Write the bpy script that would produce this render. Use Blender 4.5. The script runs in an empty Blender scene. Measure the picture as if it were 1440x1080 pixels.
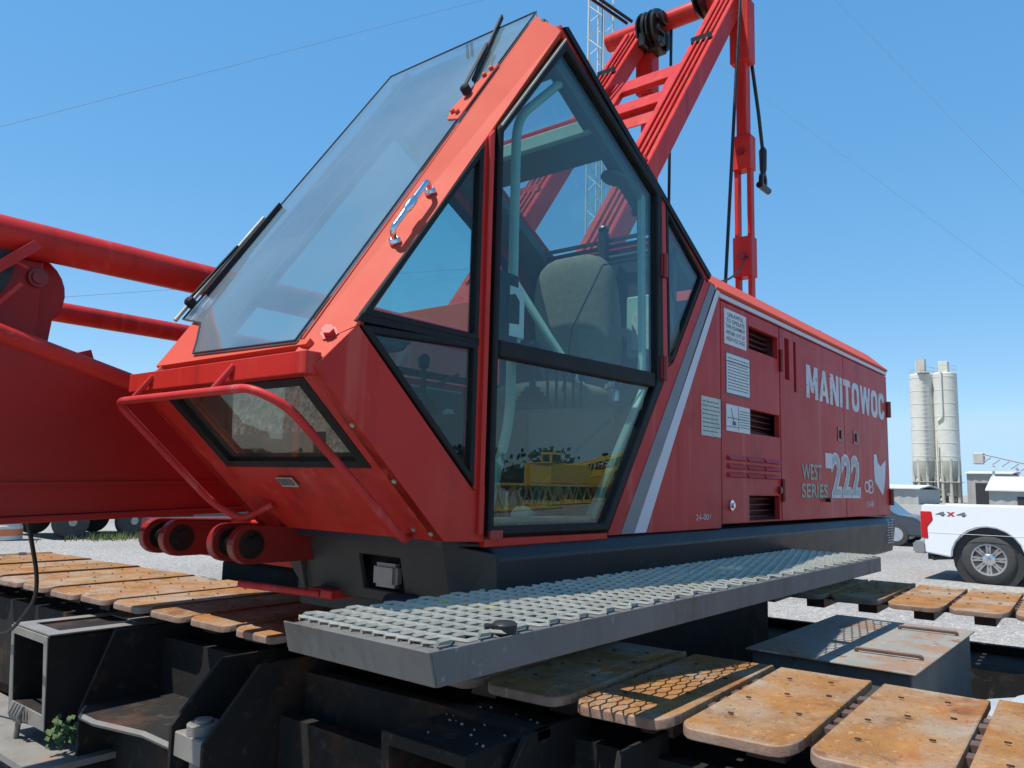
import bpy, bmesh, math, random
from mathutils import Vector, Matrix
random.seed(7)
R = math.radians
sc = bpy.context.scene
COL = sc.collection

# ------------------------------------------------------------------ camera, sky, sun, exposure
# world axes: X runs from the crane's nose to its tail, Y from the cab side across the machine, Z up (metres)
cam_d = bpy.data.cameras.new('camera'); cam = bpy.data.objects.new('camera', cam_d); COL.objects.link(cam)
cam_d.sensor_width = 36; cam_d.lens = 1102.67 / 1440 * 36; cam_d.clip_start = 0.05; cam_d.clip_end = 6000
rt = Vector((0.62821137, -0.77762999, 0.02533903)); dn = Vector((0.11377606, 0.05959938, -0.99171716)); fw = Vector((0.76967882, 0.62589097, 0.12591668))
cm = Matrix((rt, -dn, -fw)).transposed().to_4x4(); cm.translation = (0, 0, 1.45)
cam.matrix_world = cm; sc.camera = cam
SUN = Vector((-0.40, 0.217, 1.0)).normalized()
w = bpy.data.worlds.new('World'); sc.world = w; w.use_nodes = True
sky = w.node_tree.nodes.new('ShaderNodeTexSky'); sky.sky_type = 'NISHITA'; sky.sun_disc = False
sky.sun_elevation = math.asin(SUN.z); sky.sun_rotation = math.atan2(SUN.x, SUN.y)
sky.altitude = 3000; sky.air_density = 1.0; sky.dust_density = 0.0; sky.ozone_density = 2.0
bg = w.node_tree.nodes['Background']; bg.inputs['Strength'].default_value = 0.128
gm = w.node_tree.nodes.new('ShaderNodeGamma'); gm.inputs['Gamma'].default_value = .33          # clear, evenly blue camera sky
hs = w.node_tree.nodes.new('ShaderNodeHueSaturation'); hs.inputs['Saturation'].default_value = 2.5; hs.inputs['Value'].default_value = 3.0
w.node_tree.links.new(sky.outputs[0], gm.inputs[0]); w.node_tree.links.new(gm.outputs[0], hs.inputs['Color']); cap = w.node_tree.nodes.new('ShaderNodeMix'); cap.data_type = 'RGBA'; cap.blend_type = 'DARKEN'; cap.inputs['Factor'].default_value = 1; cap.inputs['B'].default_value = (2.9, 4.3, 5.5, 1)   # keeps the horizon pale blue, all round
w.node_tree.links.new(hs.outputs[0], cap.inputs['A']); w.node_tree.links.new(cap.outputs['Result'], bg.inputs[0])
sl = bpy.data.lights.new('sun', 'SUN'); sl.energy = 4.4; sl.angle = R(0.53); sl.color = (1, 0.955, 0.89)
so = bpy.data.objects.new('sun', sl); COL.objects.link(so); so.location = SUN * 40
so.rotation_mode = 'QUATERNION'; so.rotation_quaternion = SUN.to_track_quat('Z', 'Y')
sc.view_settings.view_transform = 'Standard'; sc.view_settings.look = 'None'
sc.view_settings.exposure = 0.5; sc.view_settings.gamma = 1; sc.view_settings.use_curve_mapping = False

# ------------------------------------------------------------------ materials
def M(name, col, col2=None, sc_=5, rough=.5, rvar=.12, metal=0, bump=0, bsc=60, spots=(), spec=.5, rnd=False, streak=None, coat=0, bdist=.004, wavy=0, grime=None):
    m = bpy.data.materials.new(name); m.use_nodes = True
    nt = m.node_tree; N = nt.nodes; L = nt.links; b = N['Principled BSDF']
    tc = N.new('ShaderNodeTexCoord'); vec = tc.outputs['Object']
    if rnd:
        oi = N.new('ShaderNodeObjectInfo'); ad = N.new('ShaderNodeVectorMath'); ad.operation = 'ADD'
        ml = N.new('ShaderNodeVectorMath'); ml.operation = 'SCALE'; ml.inputs['Scale'].default_value = 37.0
        cb = N.new('ShaderNodeCombineXYZ')
        for k in range(3): L.new(oi.outputs['Random'], cb.inputs[k])
        L.new(cb.outputs[0], ml.inputs[0]); L.new(vec, ad.inputs[0]); L.new(ml.outputs[0], ad.inputs[1]); vec = ad.outputs[0]
    def noise(s, det=6, ro=.6, v=None):
        n = N.new('ShaderNodeTexNoise'); n.inputs['Scale'].default_value = s; n.inputs['Detail'].default_value = det
        n.inputs['Roughness'].default_value = ro; L.new(v or vec, n.inputs['Vector']); return n.outputs['Fac']
    def ramp(fac, a, bb):
        r = N.new('ShaderNodeMapRange'); r.inputs['From Min'].default_value = a; r.inputs['From Max'].default_value = bb
        L.new(fac, r.inputs['Value']); return r.outputs['Result']
    def mix(f, a, c):
        x = N.new('ShaderNodeMix'); x.data_type = 'RGBA'
        if hasattr(f, 'links'): L.new(f, x.inputs['Factor'])
        else: x.inputs['Factor'].default_value = f
        for s, val in ((x.inputs['A'], a), (x.inputs['B'], c)):
            if hasattr(val, 'links'): L.new(val, s)
            else: s.default_value = (*val, 1)
        return x.outputs['Result']
    c = col
    base = ramp(noise(sc_), .3, .7)
    c = mix(base, col, col2 or tuple(k * .8 for k in col))
    if grime:
        mp = N.new('ShaderNodeMapping'); mp.inputs['Scale'].default_value = (7, 7, .5); mp.inputs['Location'].default_value = (3, 5, 2); L.new(vec, mp.inputs['Vector'])
        c = mix(ramp(noise(1.0, 6, .65, mp.outputs[0]), .54, .74), c, grime)
    if streak:
        mp = N.new('ShaderNodeMapping'); mp.inputs['Scale'].default_value = (14, 14, .9); L.new(vec, mp.inputs['Vector'])
        c = mix(ramp(noise(1.0, 5, .6, mp.outputs[0]), streak[1], streak[1] + .16), c, streak[0])
    for col3, th, s3, soft in spots:
        c = mix(ramp(noise(s3, 8, .65), th, th + soft), c, col3)
    L.new(c, b.inputs['Base Color'])
    rr = N.new('ShaderNodeMapRange'); rr.inputs['To Min'].default_value = max(.03, rough - rvar); rr.inputs['To Max'].default_value = min(1, rough + rvar)
    L.new(noise(sc_ * 2.3, 5), rr.inputs['Value']); L.new(rr.outputs['Result'], b.inputs['Roughness'])
    b.inputs['Metallic'].default_value = metal; b.inputs['Specular IOR Level'].default_value = spec
    b.inputs['Coat Weight'].default_value = coat; b.inputs['Coat Roughness'].default_value = .15
    if bump:
        bp = N.new('ShaderNodeBump'); bp.inputs['Strength'].default_value = bump; bp.inputs['Distance'].default_value = bdist
        L.new(noise(bsc, 6, .65), bp.inputs['Height']); L.new(bp.outputs[0], b.inputs['Normal'])
        if wavy:
            b2 = N.new('ShaderNodeBump'); b2.inputs['Strength'].default_value = .5; b2.inputs['Distance'].default_value = wavy; L.new(noise(2.6, 1, .4), b2.inputs['Height']); L.new(b2.outputs[0], bp.inputs['Normal'])
    return m

def glass_mat(name, tint, dust, dustc=(.55, .58, .55), ior=1.5, rough=.0, dscale=3):
    m = bpy.data.materials.new(name); m.use_nodes = True; nt = m.node_tree; N = nt.nodes; L = nt.links
    for n in list(N):
        if n.type != 'OUTPUT_MATERIAL': N.remove(n)
    out = N['Material Output']
    tr = N.new('ShaderNodeBsdfTransparent'); tr.inputs[0].default_value = (*tint, 1)
    gl = N.new('ShaderNodeBsdfGlossy'); gl.inputs['Roughness'].default_value = rough; gl.inputs[0].default_value = (1, 1, 1, 1)
    lw = N.new('ShaderNodeLayerWeight'); lw.inputs['Blend'].default_value = .5     # Schlick reflectance, the same from both faces of the pane
    pw = N.new('ShaderNodeMath'); pw.operation = 'POWER'; pw.inputs[1].default_value = 4.5; L.new(lw.outputs['Facing'], pw.inputs[0])
    f0 = ((ior - 1) / (ior + 1)) ** 2; fr = N.new('ShaderNodeMath'); fr.operation = 'MULTIPLY_ADD'; fr.inputs[1].default_value = 1 - f0; fr.inputs[2].default_value = f0; L.new(pw.outputs[0], fr.inputs[0])
    df = N.new('ShaderNodeBsdfDiffuse'); df.inputs[0].default_value = (*dustc, 1)
    tl = N.new('ShaderNodeBsdfTranslucent'); tl.inputs[0].default_value = (*dustc, 1)
    m0 = N.new('ShaderNodeMixShader'); m0.inputs[0].default_value = .35; L.new(df.outputs[0], m0.inputs[1]); L.new(tl.outputs[0], m0.inputs[2])
    tc = N.new('ShaderNodeTexCoord'); no = N.new('ShaderNodeTexNoise'); no.inputs['Scale'].default_value = dscale; no.inputs['Detail'].default_value = 7
    L.new(tc.outputs['Object'], no.inputs['Vector'])
    mr = N.new('ShaderNodeMapRange'); mr.inputs['From Min'].default_value = .3; mr.inputs['From Max'].default_value = .75
    mr.inputs['To Min'].default_value = dust * .5; mr.inputs['To Max'].default_value = dust * 1.5
    L.new(no.outputs['Fac'], mr.inputs['Value'])
    m1 = N.new('ShaderNodeMixShader'); L.new(mr.outputs[0], m1.inputs[0]); L.new(tr.outputs[0], m1.inputs[1]); L.new(m0.outputs[0], m1.inputs[2])
    m2 = N.new('ShaderNodeMixShader'); L.new(fr.outputs[0], m2.inputs[0]); L.new(m1.outputs[0], m2.inputs[1]); L.new(gl.outputs[0], m2.inputs[2])
    L.new(m2.outputs[0], out.inputs['Surface']); return m

RUST = (.20, .07, .025)
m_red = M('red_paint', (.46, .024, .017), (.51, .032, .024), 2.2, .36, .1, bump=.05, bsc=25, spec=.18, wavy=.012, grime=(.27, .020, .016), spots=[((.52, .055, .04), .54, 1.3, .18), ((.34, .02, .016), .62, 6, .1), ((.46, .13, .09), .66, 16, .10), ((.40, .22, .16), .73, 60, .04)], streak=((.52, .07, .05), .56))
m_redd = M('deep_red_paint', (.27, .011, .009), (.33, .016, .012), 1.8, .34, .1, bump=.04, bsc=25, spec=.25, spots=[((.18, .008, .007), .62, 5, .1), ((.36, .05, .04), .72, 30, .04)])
m_redp = M('pale_red_paint', (.56, .088, .050), (.50, .070, .040), 2.5, .6, .1, bump=.05, bsc=25, spec=.15, spots=[((.48, .07, .055), .64, 6, .1), ((.55, .30, .25), .72, 34, .04)])  # paler red for the pillars, brow, wiper mount and house roof
m_redf = M('faded_red_paint', (.50, .040, .038), (.43, .030, .029), 1.6, .42, .1, spec=.12, wavy=.02, grime=(.22, .022, .022), bump=.06, bsc=18, spots=[((.48, .075, .07), .52, .9, .2), ((.30, .022, .024), .58, 3.2, .14), ((.50, .12, .10), .64, 12, .10), ((.55, .20, .17), .70, 50, .05)], streak=((.50, .095, .085), .55))
m_redg = M('greasy_red_paint', (.26, .016, .013), (.18, .012, .01), 4, .36, .12, spots=[((.02, .012, .01), .62, 6, .1), ((.5, .2, .15), .72, 30, .04)], bump=.1, bsc=40)
m_dkred = M('dark_red_interior', (.10, .012, .014), (.05, .008, .01), 6, .6)
m_skirt = M('grey_deck_paint', (.030, .031, .034), (.022, .024, .028), 3, .42, .1, spec=.22, bump=.12, bsc=30, spots=[((.14, .13, .12), .70, 14, .06)], streak=((.075, .072, .068), .62))
m_grey = M('grey_walkway_steel', (.15, .15, .145), (.115, .115, .112), 5, .55, .12, spec=.25, grime=(.07, .06, .05), bump=.12, bsc=50, spots=[((.19, .065, .025), .665, 8, .03), ((.24, .235, .22), .64, 26, .06), ((.10, .07, .05), .64, 4, .08)], streak=((.10, .098, .09), .56))
m_galv = M('galvanised_grating', (.43, .41, .33), (.29, .28, .23), 12, .55, .15, metal=.1, bump=.2, bsc=90, spots=[((.46, .42, .15), .62, 6, .08), ((.26, .17, .10), .66, 18, .06)])
m_shoe = M('rusted_shoe_steel', (.345, .165, .055), (.22, .105, .042), 6, .88, .08, bump=1.0, bsc=85, spec=.12, rnd=True, bdist=.005, spots=[((.31, .26, .20), .46, 3.2, .22), ((.13, .065, .035), .56, 9, .14), ((.44, .28, .13), .58, 40, .14), ((.12, .065, .035), .58, 70, .10), ((.30, .085, .03), .58, 2.8, .14), ((.40, .36, .30), .68, 17, .06)])
m_shoee = M('worn_shoe_edge', (.30, .23, .18), (.20, .11, .07), 14, .6, .15, metal=.25, bump=.6, bsc=90, rnd=True, spec=.3)
m_slot = M('slot_shade', (.07, .035, .015), (.04, .02, .01), 30, .8)  # dark ovals flush on the shoes: shade of slot holes put into colour
m_link = M('rusty_link_steel', (.17, .10, .075), (.11, .065, .05), 14, .6, .15, metal=.3, bump=.3, bsc=90, rnd=True)
m_under = M('undercarriage_steel', (.024, .023, .022), (.016, .0155, .015), 4, .75, .15, spec=.15, bump=.3, bsc=40, spots=[((.075, .040, .024), .54, 3, .16), ((.05, .046, .04), .58, 14, .1), ((.10, .05, .025), .66, 22, .06)])
m_under_lit = M('lit_bracket_steel', (.24, .225, .20), (.17, .16, .145), 8, .58, .15, metal=.1, bump=.3, bsc=60, spots=[((.30, .17, .10), .6, 6, .1)])  # paler undercarriage steel with rust spots; sunlight on rims and edges put into colour
m_black = M('black_rubber', (.007, .007, .008), (.012, .012, .012), 9, .6, .12, bump=.08, bsc=60, spec=.25)
m_blackm = M('black_metal', (.02, .021, .023), (.035, .035, .035), 9, .38, .12)
m_grease = M('greased_steel', (.012, .011, .010), (.04, .03, .022), 8, .3, .12, bump=.2, bsc=40, metal=.3)
m_mint = M('mint_paint', (.34, .50, .44), (.28, .43, .38), 6, .45, .1, spots=[((.45, .5, .45), .7, 30, .05)])
m_lining = M('grey_green_lining', (.11, .15, .13), (.085, .12, .11), 5, .6, .1)
m_dark = M('dark_cab_panel', (.018, .022, .03), (.028, .032, .04), 3, .5, .1)
m_chrome = M('chrome', (.75, .75, .76), (.6, .6, .62), 12, .16, .08, metal=1)
m_seat = M('seat_fabric', (.20, .185, .135), (.15, .14, .105), 40, .9, .05, bump=.4, bsc=300)
m_white = M('white_marking', (.62, .62, .64), (.52, .52, .54), 6, .5, .1, spots=[((.46, .05, .045), .60, 26, .02), ((.42, .30, .29), .60, 9, .08)])
m_stripew = M('white_stripe', (.60, .60, .64), (.54, .54, .58), 4, .45, .1, spots=[((.5, .3, .3), .68, 24, .04)])
m_stripeg = M('grey_stripe', (.17, .18, .20), (.15, .155, .17), 4, .45, .1)
m_teal = M('faded_green_marking', (.12, .36, .26), (.30, .36, .30), 9, .5, .1, spots=[((.5, .06, .05), .6, 30, .03)])
m_paper = M('sticker_white', (.66, .67, .66), (.58, .6, .6), 12, .5, .1)
m_paperg = M('sticker_pale_green', (.50, .55, .48), (.42, .48, .44), 20, .5, .1, spots=[((.36, .36, .33), .55, 60, .06)])
m_ink = M('sticker_ink', (.05, .055, .06), (.16, .17, .17), 40, .6, .1)
m_num = M('number_fill', (.24, .30, .33), (.36, .42, .42), 16, .45, .1, spots=[((.5, .08, .07), .68, 30, .03)])
m_lamp = M('lamp_lens', (.30, .27, .24), (.24, .22, .2), 30, .2, .05)
g_wind = glass_mat('windshield_glass', (.80, .89, .90), .48, (.27, .36, .405), 1.5, 0, 2)
g_side = glass_mat('side_glass', (.76, .89, .88), .008, (.5, .55, .5), 1.36)
g_low = glass_mat('lower_door_glass', (.66, .78, .76), .006, (.5, .52, .45), 1.48)
g_chin = glass_mat('dirty_chin_glass', (.42, .42, .36), .16, (.40, .37, .28), 1.7, .015, 8)
g_roof = glass_mat('roof_glass', (.84, .88, .90), .03, (.5, .52, .55), 1.45)

# ------------------------------------------------------------------ mesh helpers
ORG = {}
def V3(p): return Vector(p)
def mk(name, bm, mat, parent=None, bevel=0, smooth=None, seg=1, label=None, kind=None, mats=None):
    bmesh.ops.remove_doubles(bm, verts=bm.verts, dist=1e-5)
    bmesh.ops.recalc_face_normals(bm, faces=bm.faces)
    if bevel:
        es = [e for e in bm.edges if len(e.link_faces) == 2 and e.calc_face_angle(0) > R(28)]
        bmesh.ops.bevel(bm, geom=es, offset=bevel, segments=seg, affect='EDGES', clamp_overlap=True)
    org = ORG[parent.name] if parent else Vector((0, 0, 0))
    for v in bm.verts: v.co -= org
    me = bpy.data.meshes.new(name); bm.to_mesh(me); bm.free()
    for mm in (mats or [mat]): me.materials.append(mm)
    if smooth is not None:
        for p in me.polygons: p.use_smooth = True
        me.set_sharp_from_angle(angle=R(smooth))
    o = bpy.data.objects.new(name, me); COL.objects.link(o)
    if parent: o.parent = parent
    ORG[o.name] = org.copy()
    if label: o['label'] = label
    if kind: o['kind'] = kind
    return o
def thing(name, label, cat, loc=(0, 0, 0), group=None):
    o = bpy.data.objects.new(name, None); COL.objects.link(o); o.location = loc; o.empty_display_size = .2
    o['label'] = label; o['category'] = cat
    if group: o['group'] = group
    ORG[o.name] = Vector(loc); return o
def tag(o, label, cat, group=None):
    o['label'] = label; o['category'] = cat
    if group: o['group'] = group
    return o
def B(): return bmesh.new()
def box(bm, a, b):
    x0, y0, z0 = a; x1, y1, z1 = b
    vs = [bm.verts.new(p) for p in ((x0, y0, z0), (x1, y0, z0), (x1, y1, z0), (x0, y1, z0), (x0, y0, z1), (x1, y0, z1), (x1, y1, z1), (x0, y1, z1))]
    for f in ((3, 2, 1, 0), (4, 5, 6, 7), (0, 1, 5, 4), (1, 2, 6, 5), (2, 3, 7, 6), (3, 0, 4, 7)): bm.faces.new([vs[i] for i in f])
    return bm
def loft(bm, rings, cap=True):
    rs = [[bm.verts.new(p) for p in r] for r in rings]; n = len(rs[0])
    for a, b in zip(rs, rs[1:]):
        for i in range(n): bm.faces.new((a[i], a[(i + 1) % n], b[(i + 1) % n], b[i]))
    if cap: bm.faces.new(rs[0][::-1]); bm.faces.new(rs[-1])
    return bm
def newell(pts):
    n = Vector((0, 0, 0)); pts = [Vector(p) for p in pts]
    for a, b in zip(pts, pts[1:] + pts[:1]): n += a.cross(b)
    return n.normalized()
def plate(bm, pts, t):
    n = newell(pts) * t
    return loft(bm, [[Vector(p) for p in pts], [Vector(p) + n for p in pts]])
def splate(bm, uz, v0, v1): return loft(bm, [[(u, v0, z) for u, z in uz], [(u, v1, z) for u, z in uz]])
def ring(bm, outer, inner, d):
    d = Vector(d); n = len(outer)
    r = [[bm.verts.new(Vector(p) + o) for p in pts] for o in (Vector(), d) for pts in (outer, inner)]
    o0, i0, o1, i1 = r
    for k in range(n):
        j = (k + 1) % n
        bm.faces.new((o0[k], o0[j], i0[j], i0[k])); bm.faces.new((o1[k], i1[k], i1[j], o1[j]))
        bm.faces.new((o0[k], o1[k], o1[j], o0[j])); bm.faces.new((i0[k], i0[j], i1[j], i1[k]))
    return bm
def gridplate(bm, f, s, t, holes, d):
    d = Vector(d)
    ss = sorted({round(x, 5) for x in list(s) + [h[k] for h in holes for k in (0, 1)]}); ts = sorted({round(x, 5) for x in list(t) + [h[k] for h in holes for k in (2, 3)]})
    inh = lambda a, b: any(h[0] < a < h[1] and h[2] < b < h[3] for h in holes)
    solid = {(i, j) for i in range(len(ss) - 1) for j in range(len(ts) - 1) if not inh((ss[i] + ss[i + 1]) / 2, (ts[j] + ts[j + 1]) / 2)}
    va = {}
    def g(i, j, k):
        if (i, j, k) not in va: va[i, j, k] = bm.verts.new(Vector(f(ss[i], ts[j])) + d * k)
        return va[i, j, k]
    for i, j in solid:
        for k in (0, 1): bm.faces.new([g(i, j, k), g(i + 1, j, k), g(i + 1, j + 1, k), g(i, j + 1, k)])
        for (a, b, ni, nj) in (((i, j), (i + 1, j), i, j - 1), ((i + 1, j), (i + 1, j + 1), i + 1, j), ((i + 1, j + 1), (i, j + 1), i, j + 1), ((i, j + 1), (i, j), i - 1, j)):
            if (ni, nj) not in solid: bm.faces.new([g(*a, 0), g(*b, 0), g(*b, 1), g(*a, 1)])
    return bm
def frame_axes(d):
    d = d.normalized(); a = Vector((0, 0, 1)) if abs(d.z) < .9 else Vector((1, 0, 0))
    x = d.cross(a).normalized(); return x, x.cross(d).normalized()
def cyl(bm, p0, p1, r0, r1=None, n=16):
    p0, p1 = Vector(p0), Vector(p1); r1 = r0 if r1 is None else r1; x, y = frame_axes(p1 - p0)
    c = lambda p, r: [p + (x * math.cos(2 * math.pi * i / n) + y * math.sin(2 * math.pi * i / n)) * r for i in range(n)]
    return loft(bm, [c(p0, r0), c(p1, r1)])
def lathe(bm, p0, axis, prof, n=24):
    p0 = Vector(p0); axis = Vector(axis).normalized(); x, y = frame_axes(axis)
    return loft(bm, [[p0 + axis * h + (x * math.cos(2 * math.pi * i / n) + y * math.sin(2 * math.pi * i / n)) * r for i in range(n)] for h, r in prof])
def fillet(pts, rad, seg=5):
    pts = [Vector(p) for p in pts]; out = [pts[0]]
    for a, b, c in zip(pts, pts[1:], pts[2:]):
        r = min(rad, (a - b).length * .45, (c - b).length * .45); p = b + (a - b).normalized() * r; q = b + (c - b).normalized() * r
        for i in range(seg + 1):
            t = i / seg; out.append(p * (1 - t) ** 2 + b * 2 * t * (1 - t) + q * t * t)
    return out + [pts[-1]]
def tube(bm, pts, r, n=10):
    pts = [Vector(p) for p in pts]; x, y = frame_axes(pts[1] - pts[0]); rings = []; pd = (pts[1] - pts[0]).normalized()
    for i, p in enumerate(pts):
        d = ((pts[min(i + 1, len(pts) - 1)] - p).normalized() + (p - pts[max(i - 1, 0)]).normalized()).normalized()
        q = pd.rotation_difference(d); x = q @ x; y = q @ y; pd = d
        rings.append([p + (x * math.cos(2 * math.pi * k / n) + y * math.sin(2 * math.pi * k / n)) * r for k in range(n)])
    return loft(bm, rings)
def beam(bm, p0, p1, wd, ht, up=(0, 0, 1)):
    p0, p1 = Vector(p0), Vector(p1); d = (p1 - p0).normalized(); x = d.cross(Vector(up)).normalized() * wd / 2; y = x.cross(d).normalized() * ht / 2
    return loft(bm, [[p + x + y, p - x + y, p - x - y, p + x - y] for p in (p0, p1)])
def sag(a, b, drop, n=14):
    a, b = Vector(a), Vector(b); return [a.lerp(b, i / n) - Vector((0, 0, drop * 4 * (i / n) * (1 - i / n))) for i in range(n + 1)]
def text_bm(s, f, w_, h_, bold=0.0, shear=0.0):
    cu = bpy.data.curves.new('lettering', 'FONT'); cu.body = s; cu.offset = bold; cu.shear = shear; cu.resolution_u = 3
    o = bpy.data.objects.new('lettering', cu); COL.objects.link(o)
    dg = bpy.context.evaluated_depsgraph_get(); me = bpy.data.meshes.new_from_object(o.evaluated_get(dg))
    bpy.data.objects.remove(o); bpy.data.curves.remove(cu)
    bm = B(); bm.from_mesh(me); bpy.data.meshes.remove(me)
    xs = [v.co.x for v in bm.verts]; ys = [v.co.y for v in bm.verts]; x0, x1, y0, y1 = min(xs), max(xs), min(ys), max(ys)
    for v in bm.verts: v.co = Vector(f((v.co.x - x0) / (x1 - x0) * w_, (v.co.y - y0) / (y1 - y0) * h_))
    return bm
def side_text(s, u0, z0, u1, z1, v, mat, parent, bold=0.0, name='lettering'):
    bm = text_bm(s, lambda x, y: (u0 + x, v, z0 + y), u1 - u0, z1 - z0, bold)
    return mk(name, bm, mat, parent)

# ------------------------------------------------------------------ ground
def ground_mat():
    m = bpy.data.materials.new('gravel_yard'); m.use_nodes = True; nt = m.node_tree; N = nt.nodes; L = nt.links; b = N['Principled BSDF']
    tc = N.new('ShaderNodeTexCoord'); v = tc.outputs['Object']
    def tex(t, s, **k):
        n = N.new(t); n.inputs['Scale'].default_value = s; L.new(v, n.inputs['Vector'])
        for a, c in k.items(): n.inputs[a].default_value = c
        return n
    vo = tex('ShaderNodeTexVoronoi', 38); n1 = tex('ShaderNodeTexNoise', .35, Detail=8.0); n2 = tex('ShaderNodeTexNoise', 14, Detail=6.0)
    r1 = N.new('ShaderNodeValToRGB'); e = r1.color_ramp.elements; e[0].position = .3; e[0].color = (.33, .31, .29, 1); e[1].position = .7; e[1].color = (.46, .44, .415, 1); L.new(n1.outputs['Fac'], r1.inputs[0])
    r2 = N.new('ShaderNodeValToRGB'); e = r2.color_ramp.elements; e[0].position = .0; e[0].color = (.55, .55, .55, 1); e[1].position = 1; e[1].color = (1.15, 1.13, 1.1, 1); L.new(vo.outputs['Color'], r2.inputs[0])
    mx = N.new('ShaderNodeMix'); mx.data_type = 'RGBA'; mx.blend_type = 'MULTIPLY'; mx.inputs['Factor'].default_value = 1; L.new(r1.outputs[0], mx.inputs['A']); L.new(r2.outputs[0], mx.inputs['B'])
    r3 = N.new('ShaderNodeValToRGB'); e = r3.color_ramp.elements; e[0].position = .35; e[0].color = (.7, .69, .68, 1); e[1].position = .65; e[1].color = (1, 1, 1, 1); L.new(n2.outputs['Fac'], r3.inputs[0])
    m2 = N.new('ShaderNodeMix'); m2.data_type = 'RGBA'; m2.blend_type = 'MULTIPLY'; m2.inputs['Factor'].default_value = .8; L.new(mx.outputs['Result'], m2.inputs['A']); L.new(r3.outputs[0], m2.inputs['B'])
    L.new(m2.outputs['Result'], b.inputs['Base Color']); b.inputs['Roughness'].default_value = .95; b.inputs['Specular IOR Level'].default_value = .1
    bp = N.new('ShaderNodeBump'); bp.inputs['Distance'].default_value = .02; bp.inputs['Strength'].default_value = .7; L.new(vo.outputs['Distance'], bp.inputs['Height']); L.new(bp.outputs[0], b.inputs['Normal'])
    return m
bm = B(); bmesh.ops.create_grid(bm, x_segments=60, y_segments=60, size=2500)
for v in bm.verts:
    d = v.co.xy.length
    v.co.z = 0
g = mk('ground', bm, ground_mat()); g['kind'] = 'structure'
m_stone = M('limestone_gravel', (.46, .44, .41), (.32, .31, .29), 9, .9, .05, rnd=True)
bm = B()
for i in range(2600):
    if i < 1500: x, y = random.uniform(4.2, 13), random.uniform(-1.5, 3.0)
    else: x, y = random.uniform(3.0, 10), random.uniform(6.8, 20)
    r = random.uniform(.008, .024); a = random.random() * 6.28
    vs = [bm.verts.new((x + r * math.cos(a + k * 1.571) * random.uniform(.7, 1.3), y + r * math.sin(a + k * 1.571) * random.uniform(.7, 1.3), 0)) for k in range(4)]
    t = bm.verts.new((x, y, r * random.uniform(.7, 1.2)))
    for k in range(4): bm.faces.new((vs[k], vs[(k + 1) % 4], t))
mk('loose_gravel', bm, m_stone, kind='stuff')['label'] = 'loose pale gravel lying on the yard'

# ================================================================== THE CRANE
crane = thing('crawler_crane', 'large red crawler crane with glazed cab, grey side walkway and rusty tracks', 'crane', (3.3, 3.1, 0))
V0, V1 = 1.53, 2.42
GP = lambda u: 1.752 + 1.445 * (u - 1.14)            # windshield plane
A_, N_, C_ = (2.111, 3.052), (1.253, 1.833), (1.135, 1.715)
RZ = lambda u: 3.06 - .548 * (u - 2.111)             # sloping roof behind the apex
# ---- cab shell
PIL = []
for vs, vf in ((V0, 1.634), (V1, 2.32)):
    p = lambda q, v: (q[0], v, q[1])
    wi = vf + (.012 if vs == V0 else -.012)
    bm = B()
    for q in ([p(A_, vs), p(N_, vs), (1.14, vf, 1.752), (2.10, vf, GP(2.10))], [p(N_, vs), p(C_, vs), (1.14, vf, 1.752)], [(1.172, vf, GP(1.172)), (2.10, vf, GP(2.10)), (2.10, wi, GP(2.10)), (1.172, wi, GP(1.172))]):
        n = newell(q); plate(bm, q, -.026 if n.z > 0 else .026)
    PIL.append(bm)
bm = B()
# front slab under the slope, brow
box(bm, (1.112, V0 + .004, 1.697), (1.158, V1 - .004, 1.752))
BROW = B(); plate(BROW, [(1.158, 1.60, GP(1.158) + .001), (1.158, 2.35, GP(1.158) + .001), (1.30, 2.35, GP(1.30)), (1.30, 2.30, GP(1.30)), (1.20, 2.14, GP(1.2)), (1.17, 2.10, GP(1.17)), (1.17, 1.60, GP(1.17))], .02)
# chin
ch = lambda s, v: (1.135 + .468 * s, v, 1.715 - .43 * s)
gridplate(bm, ch, (0.0, 1.0), (V0 + .001, V1 - .001), [(.045, .545, 1.60, 2.30)], (.022, 0, .024))
# side walls
for vs, d in ((V0, .04), (V1, -.04)):
    splate(bm, [C_, (1.603, 1.285), (1.77, 1.278), (1.77, 1.44), (1.716, 1.428), (1.262, 1.838), N_], vs, vs + d)
for a in ((1.716, 1.772),):
    splate(bm, [(1.717, 1.43), (1.766, 1.43), (1.768, 2.565), (1.717, 2.494)], V0 - .001, V0 + .045)
    splate(bm, [(1.733, 1.30), (1.752, 1.30), (1.752, 2.54), (1.733, 2.515)], V0 - .012, V0 + .001)
splate(bm, [(1.77, 1.262), (2.44, 1.262), (2.44, 1.284), (1.77, 1.288)], V0 - .004, V0 + .04)
splate(bm, [(2.832, 2.672), (2.878, 2.65), (2.900, 1.95), (2.853, 1.86)], V0 - .003, V0 + .04)
splate(bm, [(2.105, 3.058), (3.30, 2.405), (3.285, 2.385), (3.255, 2.402), (2.832, 2.668), (2.12, 3.026)], V0, V0 + .05)
# far side wall
ring(bm, [(1.253, V1, 1.833), (2.111, V1, 3.052), (3.28, V1, 2.42), (3.28, V1, 1.80)], [(1.36, V1, 1.88), (2.10, V1, 2.93), (2.86, V1, 2.52), (2.86, V1, 1.88)], (0, -.04, 0))
splate(bm, [(1.77, 1.278), (3.28, 1.278), (3.28, 1.80), (1.716, 1.825), (1.716, 1.43)], V1 - .04, V1)
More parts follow.
